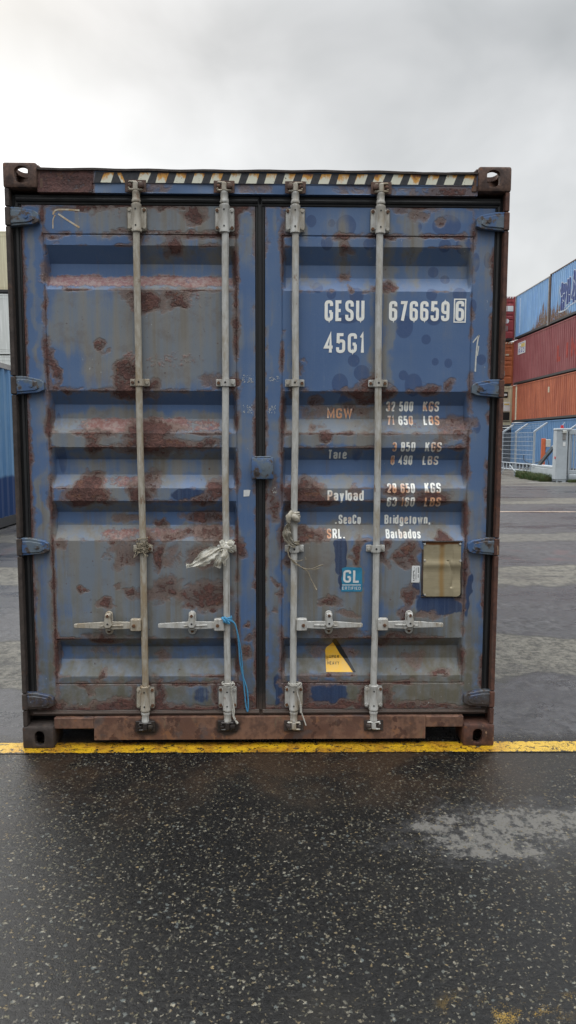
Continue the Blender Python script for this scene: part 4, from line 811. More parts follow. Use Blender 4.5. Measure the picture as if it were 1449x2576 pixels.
def cloth(b, path, W, pleats=3, amp=.006, seed=0, sub=6, n=22, twist=0.0):
    """thin pleated film: centre line, half widths; ragged edges, folds running along it"""
    P = spline(path, sub); m = len(P); tt = np.linspace(0, 1, m); W = np.interp(tt, np.linspace(0, 1, len(path)), W); G = []
    for i in range(m):
        tg = (P[min(i+1, m-1)]-P[max(i-1, 0)]).normalized(); dep = Vector((0, 1, 0)); dep = (dep-tg*dep.dot(tg)).normalized(); per = tg.cross(dep)
        a = twist*tt[i]; per, dep = per*math.cos(a)+dep*math.sin(a), dep*math.cos(a)-per*math.sin(a); row = []
        for k in range(n):
            u = 2*k/(n-1)-1; nz = mnoise.noise(Vector((u*2.2+seed, i*.16, seed*3.1))); edge = 1+.22*mnoise.noise(Vector((i*.5, seed+math.copysign(5, u), 0)))
            tri = 2*abs(((u*pleats+.35*nz+.12*math.sin(i*.4)) % 1)-.5)-.5
            row.append(b.bm.verts.new(P[i]+per*W[i]*u*edge+dep*(amp*.28*math.sin(2*PI*(u*pleats*.5+.35*nz))+.007*nz+.003*math.sin(i*.55+seed+u))))
        G.append(row)
    front = []
    for R0, R1 in zip(G, G[1:]):
        for k in range(n-1): front.append(b.bm.faces.new((R0[k], R0[k+1], R1[k+1], R1[k])))
    r = bmesh.ops.solidify(b.bm, geom=front, thickness=.0009)
def wrap(b, x, y, z, r, turns, dz, tube, seed=0, n=8, nn=14):
    rg = random.Random(seed); pts = []
    for i in range(int(turns*nn)+1):
        a = 2*PI*i/nn; rr = r+rg.uniform(-.0008, .0022); pts.append((x+rr*math.cos(a), y+rr*math.sin(a), z+dz*i/(turns*nn)+rg.uniform(-.0015, .0015)))
    b.tube(pts, tube, n)
# twine knotted round the first bar
root = Vector((-.5905, .024, 1.04)); b = MB(); rg = random.Random(11)
for k in range(9): wrap(b, -.5905, .024, 1.02+k*.007+rg.uniform(-.004, .004), .0265, 1, rg.uniform(-.014, .014), .0028, k, 6)
for k in range(22):
    a0 = rg.uniform(-PI, 0); p = Vector((-.5905+.028*math.cos(a0), .024+.030*math.sin(a0), 1.045+rg.uniform(-.02, .02))); pts = [p]
    dr = Vector((rg.uniform(-1, 1), rg.uniform(-.7, .1), rg.uniform(-1.2, .8)))
    for j in range(5): p = p+dr*.0085+Vector((rg.uniform(-1, 1), rg.uniform(-.3, .3), rg.uniform(-1, 1)))*.006; pts.append(p.copy())
    b.tube([q for q in spline(pts, 3)], .0022, 5)
tag(b.build('twine_knot', M['twine']), 'frayed beige twine knotted around the leftmost locking bar at its lower bracket', 'twine', 'ties left on the locking bars')
# white plastic rag
b = MB(); bx, by = -.1665, .004
cloth(b, [(bx-.006, by-.014, 1.046), (bx-.034, by-.020, 1.040), (-.235, -.026, 1.022), (-.275, -.030, .998), (-.312, -.024, .972), (-.340, -.018, .959), (-.367, -.012, .955)], [.006, .014, .033, .034, .020, .008, .012], 2.2, .007, 2)
cloth(b, [(bx-.020, by-.010, 1.036), (-.238, -.016, 1.008), (-.268, -.018, .982), (-.300, -.014, .962), (-.322, -.012, .957)], [.006, .020, .022, .013, .006], 1.8, .006, 9)
cloth(b, [(bx-.022, by-.016, 1.044), (bx-.030, by-.022, 1.005), (bx-.042, by-.018, .968), (bx-.048, by-.012, .946)], [.006, .016, .019, .020], 2.6, .006, 5)
cloth(b, [(bx-.006, by-.024, 1.05), (bx-.004, by-.028, 1.01), (bx-.012, by-.024, .985), (bx-.004, by-.016, .956)], [.008, .019, .013, .002], 2.0, .006, 8)
for q, (za, zb) in enumerate(((1.082, 1.024), (1.074, 1.036), (1.030, 1.080))):
    cloth(b, [(bx-.028, .010, za), (bx-.014, -.008-.003*q, za*.7+zb*.3), (bx+.008, -.012-.003*q, za*.4+zb*.6), (bx+.026, -.002, za*.15+zb*.85), (bx+.036, .014, zb)], [.010, .014, .016, .015, .009], 3, .005, 20+q, 5, 16)
loft(b, [(bx-.014, -.006, 1.062), (bx+.002, -.012, 1.052), (bx+.016, -.006, 1.044)], [.010, .015, .010], [.008, .011, .008], 12, .3, 6, 5)
wrap(b, bx, .024, 1.052, .024, 2, .016, .008, 3)
tag(b.build('plastic_rag', M['plastic'], smooth=50), 'crumpled white plastic rag tied on the second bar with a long tail pointing left', 'rag', 'ties left on the locking bars')
# grimy plastic strip and frayed twine on the third bar
b = MB(); bx = .176
loft(b, [(bx-.024, .012, 1.222), (bx-.008, -.006, 1.205), (bx+.012, -.006, 1.19), (bx+.020, .004, 1.175)], [.012, .016, .015, .008], [.008, .010, .010, .006], 14, .2, 1)
loft(b, [(bx-.010, .0, 1.228), (bx-.026, -.006, 1.205), (bx-.030, -.006, 1.185), (bx-.027, -.004, 1.165)], [.010, .016, .013, .005], [.008, .011, .009, .004], 14, .2, 2)
cloth(b, [(bx-.027, -.004, 1.172), (bx-.036, -.012, 1.148), (bx-.040, -.016, 1.120), (bx-.030, -.016, 1.090), (bx-.010, -.012, 1.064), (bx+.008, -.004, 1.058)], [.005, .014, .021, .022, .014, .007], 2.4, .008, 4)
cloth(b, [(bx-.024, .004, 1.168), (bx-.030, .002, 1.12), (bx-.022, .0, 1.085), (bx, -.002, 1.06)], [.004, .015, .015, .006], 2, .006, 14)
wrap(b, bx, .024, 1.19, .0225, 3, .03, .006, 5); wrap(b, bx, .024, 1.20, .0235, 1, -.02, .007, 6)
b.mi = 1; wrap(b, bx, .024, 1.055, .0235, 4, .02, .003, 7)
rg = random.Random(4)
for pts in ([(bx-.02, .0, 1.06), (bx-.034, -.004, 1.03), (bx-.024, -.006, .995), (bx-.006, -.004, .972), (bx+.02, .0, .955), (bx+.05, .01, .936), (bx+.085, .016, .934), (bx+.125, .012, .949), (bx+.145, .010, .955)],
            [(bx-.022, .0, 1.055), (bx-.030, -.006, 1.01), (bx-.012, -.006, .985), (bx+.012, .0, .965), (bx+.045, .012, .935), (bx+.07, .016, .918), (bx+.084, .016, .885), (bx+.10, .012, .85), (bx+.106, .010, .835)],
            [(bx-.012, -.004, .985), (bx+.01, .0, .975), (bx+.03, .004, .976), (bx+.042, .006, .982)], [(bx+.008, .0, .965), (bx+.018, .004, .950), (bx+.026, .008, .958)], [(bx+.054, .006, .998), (bx+.060, .004, .985), (bx+.056, .006, .978)],
            [(bx+.07, .014, .934), (bx+.10, .014, .930), (bx+.13, .012, .940)]):
    for k in range(2 if len(pts) > 6 else 1): b.tube(spline([tuple(c+rg.uniform(-.002, .002) for c in p) for p in pts], 4), .0021, 5)
b.tube([(bx+.100, .012, .852), (bx+.112, .010, .826)], [.003, .006], 6)
tag(b.build('plastic_strip', [M['plastic_grey'], M['twine']], smooth=60), 'grimy knotted plastic strip with frayed twine ends hanging on the third bar', 'tie', 'ties left on the locking bars')
# blue rope
b = MB(); bx = -.1665
def twist(pts, r, n=6, pitch=.011):
    P = spline(pts, 14); s = 0
    for ph in (0, 2*PI/3, 4*PI/3):
        out = []; s = 0
        for i, p in enumerate(P):
            if i: s += (p-P[i-1]).length
            tg = (P[min(i+1, len(P)-1)]-P[max(i-1, 0)]).normalized(); u = tg.orthogonal().normalized(); u = (Vector((0, 1, 0))-tg*tg.y).normalized() if abs(tg.y) < .95 else u; v = tg.cross(u)
            a = 2*PI*s/pitch/3+ph; out.append(p+r*.62*(math.cos(a)*u+math.sin(a)*v))
        b.tube(out, r*.62, n)
wrap(b, bx, .024, .672, .0215, 2.2, .012, .0045, 2)
for dx_, dz_ in ((-.012, .004), (.006, -.002), (.0, .010)): b.tube(spline([(bx+dx_-.012, -.002, .680+dz_), (bx+dx_, -.010, .672+dz_), (bx+dx_+.008, -.008, .660+dz_), (bx+dx_-.006, -.004, .665+dz_)], 5), .0052, 8)
b.tube([(bx-.016, .0, .682), (bx-.028, -.004, .688)], .003, 6)
twist([(bx+.006, -.004, .676), (bx+.03, .000, .668), (bx+.046, .006, .636), (bx+.058, .016, .58), (bx+.070, .026, .50), (bx+.078, .03, .40), (bx+.086, .032, .30), (bx+.093, .034, .22), (bx+.100, .035, .184)], .0034)
twist([(bx+.012, -.002, .672), (bx+.040, .000, .655), (bx+.054, .004, .60), (bx+.060, .014, .53), (bx+.066, .022, .44), (bx+.080, .03, .37), (bx+.100, .034, .30), (bx+.106, .035, .23), (bx+.104, .036, .186), (bx+.100, .035, .182)], .0034)
tag(b.build('blue_rope', M['blue_rope']), 'thin blue rope tied beside a bar handle and hanging in a long double loop', 'rope')
for bx, dz_, lab in ((-.1665, 0, 'off-white cord knotted around the lower bracket of the second bar, near the blue rope'), (.176, -.004, 'off-white cord knotted around the lower bracket of the third bar, ending in a frayed tail')):
    b = MB(); wrap(b, bx, .024, .330+dz_, .0265, 2, .012, .0036, 3)
    b.tube(spline([(bx+.022, -.004, .338+dz_), (bx+.034, -.006, .346), (bx+.036, -.006, .334), (bx+.024, -.004, .322)], 5), .0042, 7)
    b.tube(spline([(bx+.02, -.004, .335), (bx+.022, .0, .29), (bx+.028, .002, .255), (bx+.03, .004, .22), (bx+.028, .002, .19), (bx+.032, .0, .16), (bx+.048, .002, .136)] if bx < 0 else [(bx+.02, -.004, .335), (bx+.016, .0, .30), (bx+.026, .0, .26), (bx+.034, .004, .23), (bx+.038, .006, .19), (bx+.05, .004, .155), (bx+.062, .002, .118)], 6), .0034, 7)
    if bx < 0: b.tube(spline([(bx+.03, .004, .24), (bx+.036, .002, .20), (bx+.034, .002, .17), (bx+.042, .004, .152)], 5), .0034, 7); b.tube([(bx+.044, .002, .142), (bx+.053, .001, .130)], .006, 7)
    else: b.tube([(bx+.034, .004, .23), (bx+.037, .005, .185)], [.006, .006], 7)
    tag(b.build('cord', M['white_cord']), lab, 'cord', 'ties left on the locking bars')

# ---------------------------------------------------------------- ground
def asphalt(name, line=False):
    m, t, out = new_mat(name); P = t.coords('Object'); x, y, _ = t.sep(P)[:3]
    big = t.noise(P, .35, 4, .6); mid = t.noise(P, 2.3, 5, .6); fine = t.noise(P, 60, 4, .65); grit = t.noise(P, 240, 3, .7)
    wv = t.node('ShaderNodeVectorMath', operation='ADD'); t.set(wv.inputs[0], P); t.set(wv.inputs[1], t.vscale(t.noise(P, 75, 3, .7, color=True), (.026, .026, 0)))
    vo = t.voro(wv.outputs[0], 62); cr = t.sep(vo.outputs['Color'])
    vo2 = t.voro(wv.outputs[0], 105); cr2 = t.sep(vo2.outputs['Color'])
    dens = t.lin(t.noise(P, 3.2, 3), .3, .7, .70, .50)
    st1 = t.mul(t.step(t.sub(cr[0], dens), 0, .02), t.step(vo.outputs['Distance'], t.lin(cr[1], 0, 1, .18, .46), t.lin(cr[1], 0, 1, .10, .36)))
    st2 = t.mul(t.step(cr2[0], .50, .53), t.step(vo2.outputs['Distance'], .42, .30))
    stone = t.mx(st1, t.mul(t.mul(st2, .75), t.step(cr2[0], .68, .72)))
    scol = t.mix(cr[2], (.115, .11, .072), (.20, .15, .078)); scol = t.mix(t.step(cr[1], .6, .95), scol, (.09, .10, .095)); scol = t.mix(t.step(cr2[2], .8, .9), scol, (.24, .22, .17))
    tar = t.mix(t.step(fine, .35, .65), (.006, .006, .006), (.0125, .0122, .012))
    near = t.mix(t.mul(stone, t.lin(cr[0], .5, 1, .5, .9)), t.mix(t.mul(st2, .7), tar, t.mix(cr2[1], (.022, .021, .018), (.055, .05, .04))), scol); near = t.mix(t.mul(t.step(grit, .58, .72), .3), near, (.05, .048, .042)); near = t.mix(t.mul(t.step(t.noise(P, 1.1, 4), .5, .7), .35), near, (.032, .028, .022))
    # lanes of older, drier asphalt behind the container
    yw = t.add(y, t.add(t.mul(t.sub(big, .5), 2.0), t.mul(t.sub(mid, .5), .55)))
    dry = None
    for a, b_, k in ((1.02, 2.15, .9), (4.0, 5.35, .95), (7.7, 8.9, .6), (14.6, 16.5, .9), (22.2, 40, .75)):
        e = .03+.008*a
        s_ = t.mul(t.mul(t.step(yw, a-e, a+e), t.step(yw, b_+e, b_-e)), k); dry = s_ if dry is None else t.mx(dry, s_)
    dry = t.mul(dry, t.step(t.add(x, t.mul(y, .3)), -4.0, -2.2)) if False else dry
    greyc = t.mix(fine, (.058, .059, .064), (.098, .097, .102)); beige = t.mix(t.step(grit, .35, .65), (.085, .082, .07), (.20, .19, .16))
    clump = t.noise(t.vscale(P, (1, .8, 1)), 11, 7, .72); clump2 = t.noise(P, 30, 6, .75)
    greyc = t.mix(t.step(t.add(t.mul(clump, .55), t.mul(clump2, .45)), .40, .60), (.024, .024, .026), (.085, .084, .088)); beige = t.mix(t.step(t.add(t.mul(clump, .45), t.mul(clump2, .55)), .40, .58), (.036, .034, .03), (.150, .140, .115))
    greyc = t.mix(t.step(t.noise(t.vscale(P, (.25, 1, 1)), 1.5, 5, .65), .40, .62), greyc, (.05, .049, .053))
    seam = None
    for a in (1.02, 2.15, 4.0, 5.35, 7.7, 8.9, 14.6, 16.5): e_ = t.step(t.math('ABSOLUTE', t.sub(t.add(yw, t.mul(t.sub(clump, .5), .15)), a)), .035+.012*a, .0); seam = e_ if seam is None else t.mx(seam, e_)
    far = t.mix(dry, greyc, beige); far = t.mix(t.mul(seam, t.mul(t.step(clump, .35, .6), .8)), far, (.02, .02, .02)); far = t.mix(t.mul(t.step(mid, .55, .75), .35), far, (.05, .05, .053)); far = t.mix(t.mul(stone, .3), far, scol)
    damp = t.step(t.noise(t.vscale(P, (.4, 1, 1)), .9, 5, .65), .50, .62); far = t.mix(t.mul(damp, .55), far, (.022, .022, .024))
    red = t.mul(t.mul(t.step(y, 5.4, 6.0), t.step(y, 7.4, 6.5)), t.step(mid, .5, .68)); far = t.mix(t.mul(red, .55), far, (.10, .05, .05))
    back = t.step(t.add(y, t.mul(t.sub(mid, .5), .12)), .06, .22)
    c = t.mix(back, near, far)
    # rust washed from the container, near the line
    wash = t.mul(t.mul(t.step(y, -.95, -.1), t.step(y, .3, 0)), t.mul(t.step(mid, .42, .62), t.step(t.math('ABSOLUTE', x), 1.5, .9)))
    c = t.mix(t.mul(wash, .45), c, (.06, .034, .018))
    # silty film left by a drying puddle
    nb = t.noise(P, 7, 7, .68)
    def ell(cx, cy, rx, ry):
        ax = t.math('POWER', t.math('DIVIDE', t.sub(x, cx), rx), 2); ay = t.math('POWER', t.math('DIVIDE', t.sub(y, cy), ry), 2); return t.sub(1, t.math('SQRT', t.add(ax, ay)))
    pud = t.mul(t.mx(t.mx(ell(1.12, -.75, .36, .13), ell(.92, -.90, .26, .11)), t.mx(ell(1.42, -.78, .28, .11), ell(.72, -.78, .10, .06))), .8)
    pn = t.add(t.add(pud, t.mul(t.sub(nb, .5), 2.6)), t.mul(t.sub(t.noise(P, 32, 5, .7), .5), 2.2))
    pm = t.mul(t.step(pn, .05, .30), t.step(t.noise(P, 19, 7, .75), .40, .50)); halo = t.step(pn, -.6, .2)
    c = t.mix(t.mul(t.mul(halo, .4), t.sub(1, stone)), c, (.06, .06, .062))
    c = t.mix(t.mul(pm, t.lin(stone, 0, 1, .88, .25)), c, t.mix(grit, (.105, .10, .092), (.145, .137, .125)))
    # scraps of worn-off yellow paint near the viewer
    yp = t.mul(t.mx(t.mx(t.step(ell(.72, -1.72, .22, .10), 0, .7), t.step(ell(-.95, -1.66, .2, .1), 0, 1)), t.step(ell(1.0, -1.70, .16, .05), 0, .8)), t.step(t.add(nb, t.mul(t.sub(grit, .5), .5)), .54, .6))
    c = t.mix(t.mul(yp, .75), c, (.30, .185, .03))
    c = t.mix(t.mul(t.step(grit, .62, .8), .25), c, (.16, .155, .145))
    if line:
        worn = t.add(t.noise(P, 26, 7, .72), t.mul(t.sub(t.noise(P, 130, 4, .7), .5), .45))
        edge = t.step(t.math('ABSOLUTE', t.sub(y, t.add(.002, t.mul(x, -.0065)))), .057, .069)
        keep = t.step(t.sub(worn, t.mul(edge, .3)), .40, .46); patch = t.step(t.noise(P, 3.1, 3), .52, .62)
        yc = t.mix(t.step(t.noise(P, 9, 4), .42, .62), (.53, .315, .016), (.38, .19, .018)); yc = t.mix(t.mul(patch, .4), yc, (.33, .17, .02)); yc = t.mix(t.step(t.math('ABSOLUTE', x), 1.15, 1.4), yc, t.mix(fine, (.58, .37, .04), (.52, .33, .06)))
        crack = t.step(t.voro(wv.outputs[0], 48, 'DISTANCE_TO_EDGE').outputs['Distance'], .035, .015)
        keep = t.mul(keep, t.sub(1, t.mul(crack, t.step(mid, .45, .6))))
        c = t.mix(keep, c, yc)
    wet = t.lin(t.add(t.mul(big, .6), t.mul(mid, .4)), .38, .62, .18, .40)
    rough = t.add(wet, t.add(t.mul(t.sub(fine, .5), .22), t.mul(back, t.sub(t.lin(dry, 0, 1, .08, .30), t.mul(damp, .16))))); rough = t.mix(t.mul(pm, .8), rough, .42) if False else t.add(rough, t.mul(pm, .1))
    h = t.add(t.mul(stone, .5), t.add(t.mul(fine, .9), t.mul(grit, .35))); h = t.mul(h, t.lin(pm, 0, 1, 1, .4))
    rough = t.add(rough, t.mul(pm, .42)); out(c, rough, t.bump(h, .7, .0035), spec=.22)
    return m
M['ground'] = asphalt('wet_asphalt'); M['line'] = asphalt('worn_yellow_line', True)
b = MB(); b.face([(-400, -60, 0), (400, -60, 0), (400, 800, 0), (-400, 800, 0)]); tag(b.build('ground', M['ground'], smooth=0), 'wet dark asphalt yard with pale stone chips', kind='structure')
b = MB(); xs = np.linspace(-6, 6, 241); rg = random.Random(2)
ya = [(-.067-.0065*x+rg.uniform(-.002, .002), .071-.0065*x+rg.uniform(-.002, .002)) for x in xs]
for i in range(240): b.face([(xs[i], ya[i][0], .003), (xs[i+1], ya[i+1][0], .003), (xs[i+1], ya[i+1][1], .003), (xs[i], ya[i][1], .003)])
tag(b.build('yellow_line', M['line'], smooth=0), 'worn yellow line painted across the asphalt under the container', kind='structure')
M['pale_line'] = plain('faded_orange_line', (.36, .27, .20), .6, .4, 3)
b = MB(); b.face([(-30, 12.70, .004), (40, 12.2, .004), (40, 12.33, .004), (-30, 12.83, .004)]); tag(b.build('pale_line', M['pale_line'], smooth=0), 'thin faded line across the far lanes', kind='structure')

# ---------------------------------------------------------------- other containers of the yard
def mat_paint(name, c1, c2, rustamt=.3, streak=(.10, .05, .03), low=None, z_split=None, rough=.55, axis=0):
    m, t, out = new_mat(name); P = t.coords('Object'); x, y, z = t.sep(P)[:3]
    nl = t.noise(P, .8, 4, .6); vs = t.noise(t.vscale(P, (7, 7, .35)), 1, 5, .62); vs2 = t.noise(t.vscale(P, (18, 18, .6)), 1, 5, .62); nm = t.noise(P, 9, 5, .65)
    c = t.mix(t.step(t.add(t.mul(nl, .5), t.mul(vs, .5)), .38, .62), c1, c2)
    c = t.mix(t.mul(t.step(vs2, .50, .66), .5), c, tuple(min(1, v*1.6+.03) for v in c1))  # pale paint streaks, strengthened to imitate highlights on the corrugation
    if z_split: c = t.mix(t.step(t.add(z, t.mul(t.sub(vs, .5), .12)), z_split[0]+.04, z_split[0]-.04), c, z_split[1])
    r = t.step(t.add(vs2, t.mul(t.sub(nm, .5), .5)), .72-rustamt*.2, .80-rustamt*.2); k = t.mul(r, min(1, rustamt*1.6))
    if low:          # heavy rust low on the wall around local y = low[0]
        g = t.add(t.step(t.math('ABSOLUTE', t.sub(y, low[0])), low[1], 0), 0); lim = t.mul(g, low[2])
        rz = t.mul(t.step(t.sub(t.add(lim, t.mul(t.sub(t.noise(t.vscale(P, (5, 5, .25)), 1, 6, .75), .5), t.add(1.2, t.mul(lim, 3.2)))), z), -.12, .12), t.step(nm, .25, .5))
        k = t.mx(k, rz)
    rc = t.mix(nm, streak, tuple(v*2.1 for v in streak)); rc = t.mix(t.step(vs, .5, .7), rc, (.20, .16, .12)) if low else rc
    out(t.mix(k, c, rc), rough, spec=.35); return m
M['rail_dark'] = plain('dark_rail', (.035, .036, .038), .6, .3, 2)
def yard_container(label, loc, rz, Ln, Ht, wall, frame, group=None, flat=False, Wd=2.44, door=None, post=.09, rail_top=.07, rail_bot=.15):
    root = empty('shipping_container', loc, rz, label=label, cat='container', group=group); w = Wd/2
    for sx in (-1, 1):
        mb = wall_mesh('w', post, Ln-post, rail_bot, Ht-rail_top, sx*(w-.012), sx, .036, flat)
        if flat:
            for zz in (.16, .24, Ht-.22): mb.box(min(sx*(w-.012), sx*(w-.004)), max(sx*(w-.012), sx*(w-.004)), post, Ln-post, zz, zz+.018)
        mb.build('side_wall', wall, root, smooth=0)
    MB().box(-w+.02, w-.02, .02, Ln-.02, Ht-.05, Ht-.03).build('roof', wall, root)
    b = MB()
    for sx in (-1, 1):
        for y in (0, Ln-post): b.box(min(sx*w, sx*(w-post)), max(sx*w, sx*(w-post)), y, y+post, .1, Ht-.1)
        b.box(min(sx*(w-.004), sx*(w-.06)), max(sx*(w-.004), sx*(w-.06)), post, Ln-post, Ht-rail_top, Ht-.01)
    for y in (.005, Ln-.065): b.box(-w+.1, w-.1, y, y+.06, Ht-.14, Ht-.012)
    b.build('frame', frame, root)
    b = MB()
    for sx in (-1, 1): b.box(min(sx*(w-.006), sx*(w-.07)), max(sx*(w-.006), sx*(w-.07)), post, Ln-post, .03, rail_bot)
    b.box(-w+.1, w-.1, .01, .07, .03, .14); b.box(-w+.1, w-.1, Ln-.07, Ln-.01, .03, .14); b.box(-w+.06, w-.06, .1, Ln-.1, .10, .14)
    b.build('bottom_rail', M['rail_dark'] if frame is not M['white_c'] else frame, root)
    for sx in (-1, 1):
        for y in (-.004, Ln-.174):
            for z in (0, Ht-.115): MB().box(min(sx*(w+.004), sx*(w-.16)), max(sx*(w+.004), sx*(w-.16)), y, y+.178, z, z+.115, .012).build('corner_casting', frame, root)
    if not door: MB().box(-w+.08, w-.08, .05, .08, .12, Ht-.12).build('end_wall', wall, root)
    MB().box(-w+.08, w-.08, Ln-.08, Ln-.05, .12, Ht-.12).build('end_wall', wall, root)
    if door: door(root, w, Ht)
    return root
def rib_doors(mat, extras=None):
    def f(root, w, Ht):
        gz = [(.84, .93), (.66, .72), (.545, .605), (.43, .49), (.14, .21)]
        for a, c in ((-w+.1, -.012), (.012, w-.1)):
            b = MB(); z0, z1 = .16, Ht-.16; zz = [(z1, .02)]
            for u0, u1 in gz:
                t_, b_ = z0+u1*(z1-z0), z0+u0*(z1-z0); zz += [(t_, .02), (t_-.06, .056), (b_+.06, .056), (b_, .02)]
            zz.append((z0, .02))
            for (q0, y0), (q1, y1) in zip(zz, zz[1:]): b.face([(a+.08, y0, q0), (c-.08, y0, q0), (c-.08, y1, q1), (a+.08, y1, q1)])
            b.box(a, a+.08, .016, .06, z0, z1); b.box(c-.08, c, .016, .06, z0, z1); b.build('door', mat, root, smooth=0)
        for bx in (-.62, -.2, .2, .62): MB().cyl((bx, -.002, .12), (bx, -.002, Ht-.1), .018, 8).build('locking_bar', mat, root)
        if extras: extras(root, w, Ht)
    return f
M['white_c'] = mat_paint('white_reefer_paint', (.66, .68, .66), (.60, .62, .60), .02, (.3, .25, .18)); M['cream_c'] = mat_paint('cream_paint', (.66, .60, .42), (.60, .54, .38), .03, (.3, .22, .12))
M['maroon_c'] = mat_paint('maroon_paint', (.20, .048, .052), (.26, .085, .088), .10, (.08, .03, .03)); M['orange_c'] = mat_paint('faded_orange_paint', (.42, .125, .062), (.31, .082, .045), .42, (.10, .04, .022))
M['blue_top'] = mat_paint('sky_blue_paint_rusty', (.16, .31, .56), (.22, .38, .60), .30, (.10, .055, .032), low=(.2, 3.4, 1.25)); M['blue_top2'] = mat_paint('sky_blue_paint_streaked', (.16, .31, .56), (.23, .39, .61), .30, (.10, .055, .032), low=(5.4, 3.6, .95))
M['blue_low'] = mat_paint('dull_blue_paint', (.085, .19, .36), (.12, .23, .40), .22, (.07, .06, .06)); M['blue_left'] = mat_paint('weathered_light_blue_paint', (.085, .19, .34), (.14, .25, .37), .16, (.20, .22, .22), z_split=(.93, (.018, .045, .125)))
M['red_c'] = mat_paint('red_door_paint', (.30, .05, .052), (.24, .042, .045), .15); M['orange_door'] = mat_paint('orange_door_paint', (.42, .13, .052), (.34, .10, .045), .25); M['cream_reefer'] = mat_paint('cream_reefer_paint', (.56, .52, .36), (.48, .44, .31), .25, (.14, .09, .04)); M['dark_c'] = mat_paint('dark_paint', (.03, .035, .05), (.04, .045, .06), .1)
M['grey_frame'] = plain('grey_frame', (.28, .27, .26), .6, .3, 4)
X0 = 16.42; XC = X0+1.22
row = 'containers stacked behind the fence'
c_ = yard_container('dull blue container at ground level behind the fence, under the orange one', (XC, 33.7, 0), 0, 12.19, 2.88, M['blue_low'], M['blue_low'], row, door=rib_doors(M['blue_low']))
c_ = yard_container('faded orange corrugated container with a cream stripe, second from the ground', (XC, 33.7, 2.92), 0, 12.19, 2.50, M['orange_c'], M['orange_c'], row, door=rib_doors(M['orange_c']))
def on_wall(root, name, quads, mat, xs_=-1.22+.012, off=.006, depth=.036):
    """paint on the corrugated wall that faces the yard; quads in (y, z)"""
    bm = bmesh.new()
    for q in quads: bm.faces.new([bm.verts.new((0, a, c)) for a, c in q])
    return on_wall_bm(root, name, bm, mat, xs_, off, depth)
def on_wall_bm(root, name, bm, mat, xs_=-1.22+.012, off=.006, depth=.036):
    pr = corr(12.19-.18 if root['len'] > 8 else 6.06-.18, depth); ys = np.array([p[0] for p in pr])+.09; dd = np.array([p[1] for p in pr])
    lo, hi = min(v.co.y for v in bm.verts), max(v.co.y for v in bm.verts)
    for yv in ys:
        if lo < yv < hi: bmesh.ops.bisect_plane(bm, geom=bm.verts[:]+bm.edges[:]+bm.faces[:], dist=1e-5, plane_co=(0, yv, 0), plane_no=(0, 1, 0))
    for v in bm.verts: v.co.x = xs_+float(np.interp(v.co.y, ys, dd))-off-v.co.x
    me = bpy.data.meshes.new(name); bm.to_mesh(me); bm.free(); return link(name, me, mat, root)
M['cream_mark'] = plain('cream_marking', (.60, .55, .42), .6, .2, 6); M['pale_blue_mark'] = plain('pale_blue_marking', (.38, .52, .70), .6, .15, 6); M['red_mark'] = plain('red_marking', (.40, .05, .035), .6, .35, 5)
c_['len'] = 12.19; on_wall(c_, 'cream_stripe', [[(11.32, .12), (11.56, .12), (11.56, 2.42), (11.32, 2.42)]], M['cream_mark'])
on_wall(c_, 'small_mark', [[(5.6, 1.62), (5.85, 1.62), (5.85, 1.95), (5.6, 1.95)]], M['cream_mark'])
c_ = yard_container('maroon corrugated container with a small white sign, third from the ground', (XC, 33.7, 5.46), 0, 12.19, 2.98, M['maroon_c'], M['maroon_c'], row, door=rib_doors(M['maroon_c'])); c_['len'] = 12.19
M['sign_blue'] = plain('blue_print', (.10, .15, .42), .5, .2, 30); M['sign_yellow'] = plain('yellow_print', (.66, .50, .14), .5, .15, 30)
def flat_wall(name, quads, mat, root, off): # signboards screwed onto the crests of the corrugation
    b = MB()
    for y0, y1, z0, z1 in quads: b.box(-1.2085-off, -1.2085-off+.008, y0, y1, z0, z1)
    return b.build(name, mat, root)
sg = flat_wall('sign_board', [(9.95, 11.35, 1.95, 2.72)], M['white'], c_, .008)
flat_wall('sign_print', [(10.05, 10.75, 2.37, 2.60)], M['sign_yellow'], sg, .0105); flat_wall('sign_print', [(10.05, 11.2, 2.63, 2.665), (10.75, 11.2, 2.42, 2.45), (10.05, 11.15, 2.33, 2.355)], M['sign_blue'], sg, .0115)
def wall_text(txt, y_left, y_right, z0, z1, weight=.2, gap=.2):   # reads left to right with decreasing y
    bm = text_bm(txt, 0, y_left-y_right, z0, z1, weight, gap)
    for v in bm.verts: v.co = Vector((-v.co.y, y_left-v.co.x, v.co.z))
    return bm
bm = wall_text('RAO', 11.22, 10.1, 2.0, 2.30, .22, .16)
for v in bm.verts: v.co.x = -1.2085-.011-v.co.x
me = bpy.data.meshes.new('sign_print'); bm.to_mesh(me); bm.free(); link('sign_print', me, M['sign_blue'], sg)
on_wall_bm(c_, 'red_lettering', wall_text('LINE', 4.6, .5, .75, 1.75, .26, .3), M['red_mark'])
c_ = yard_container('sky blue corrugated container with brown rust low on its near end, top of the stack', (XC, 39.86, 8.52), 0, 6.06, 2.90, M['blue_top'], M['grey_frame'], row, door=rib_doors(M['blue_top']), post=.12); c_['len'] = 6.06
on_wall(c_, 'pale_stripe', [[(4.9, .3), (5.15, .3), (5.15, 2.6), (4.9, 2.6)]], M['pale_blue_mark'])
M['junction_rust'] = M['dark_rust']
c_ = yard_container('sky blue corrugated container with navy and white graffiti, top of the stack', (XC, 33.7, 8.52), 0, 6.06, 2.98, M['blue_top2'], M['rust'], row, door=rib_doors(M['blue_top2']), post=.12); c_['len'] = 6.06
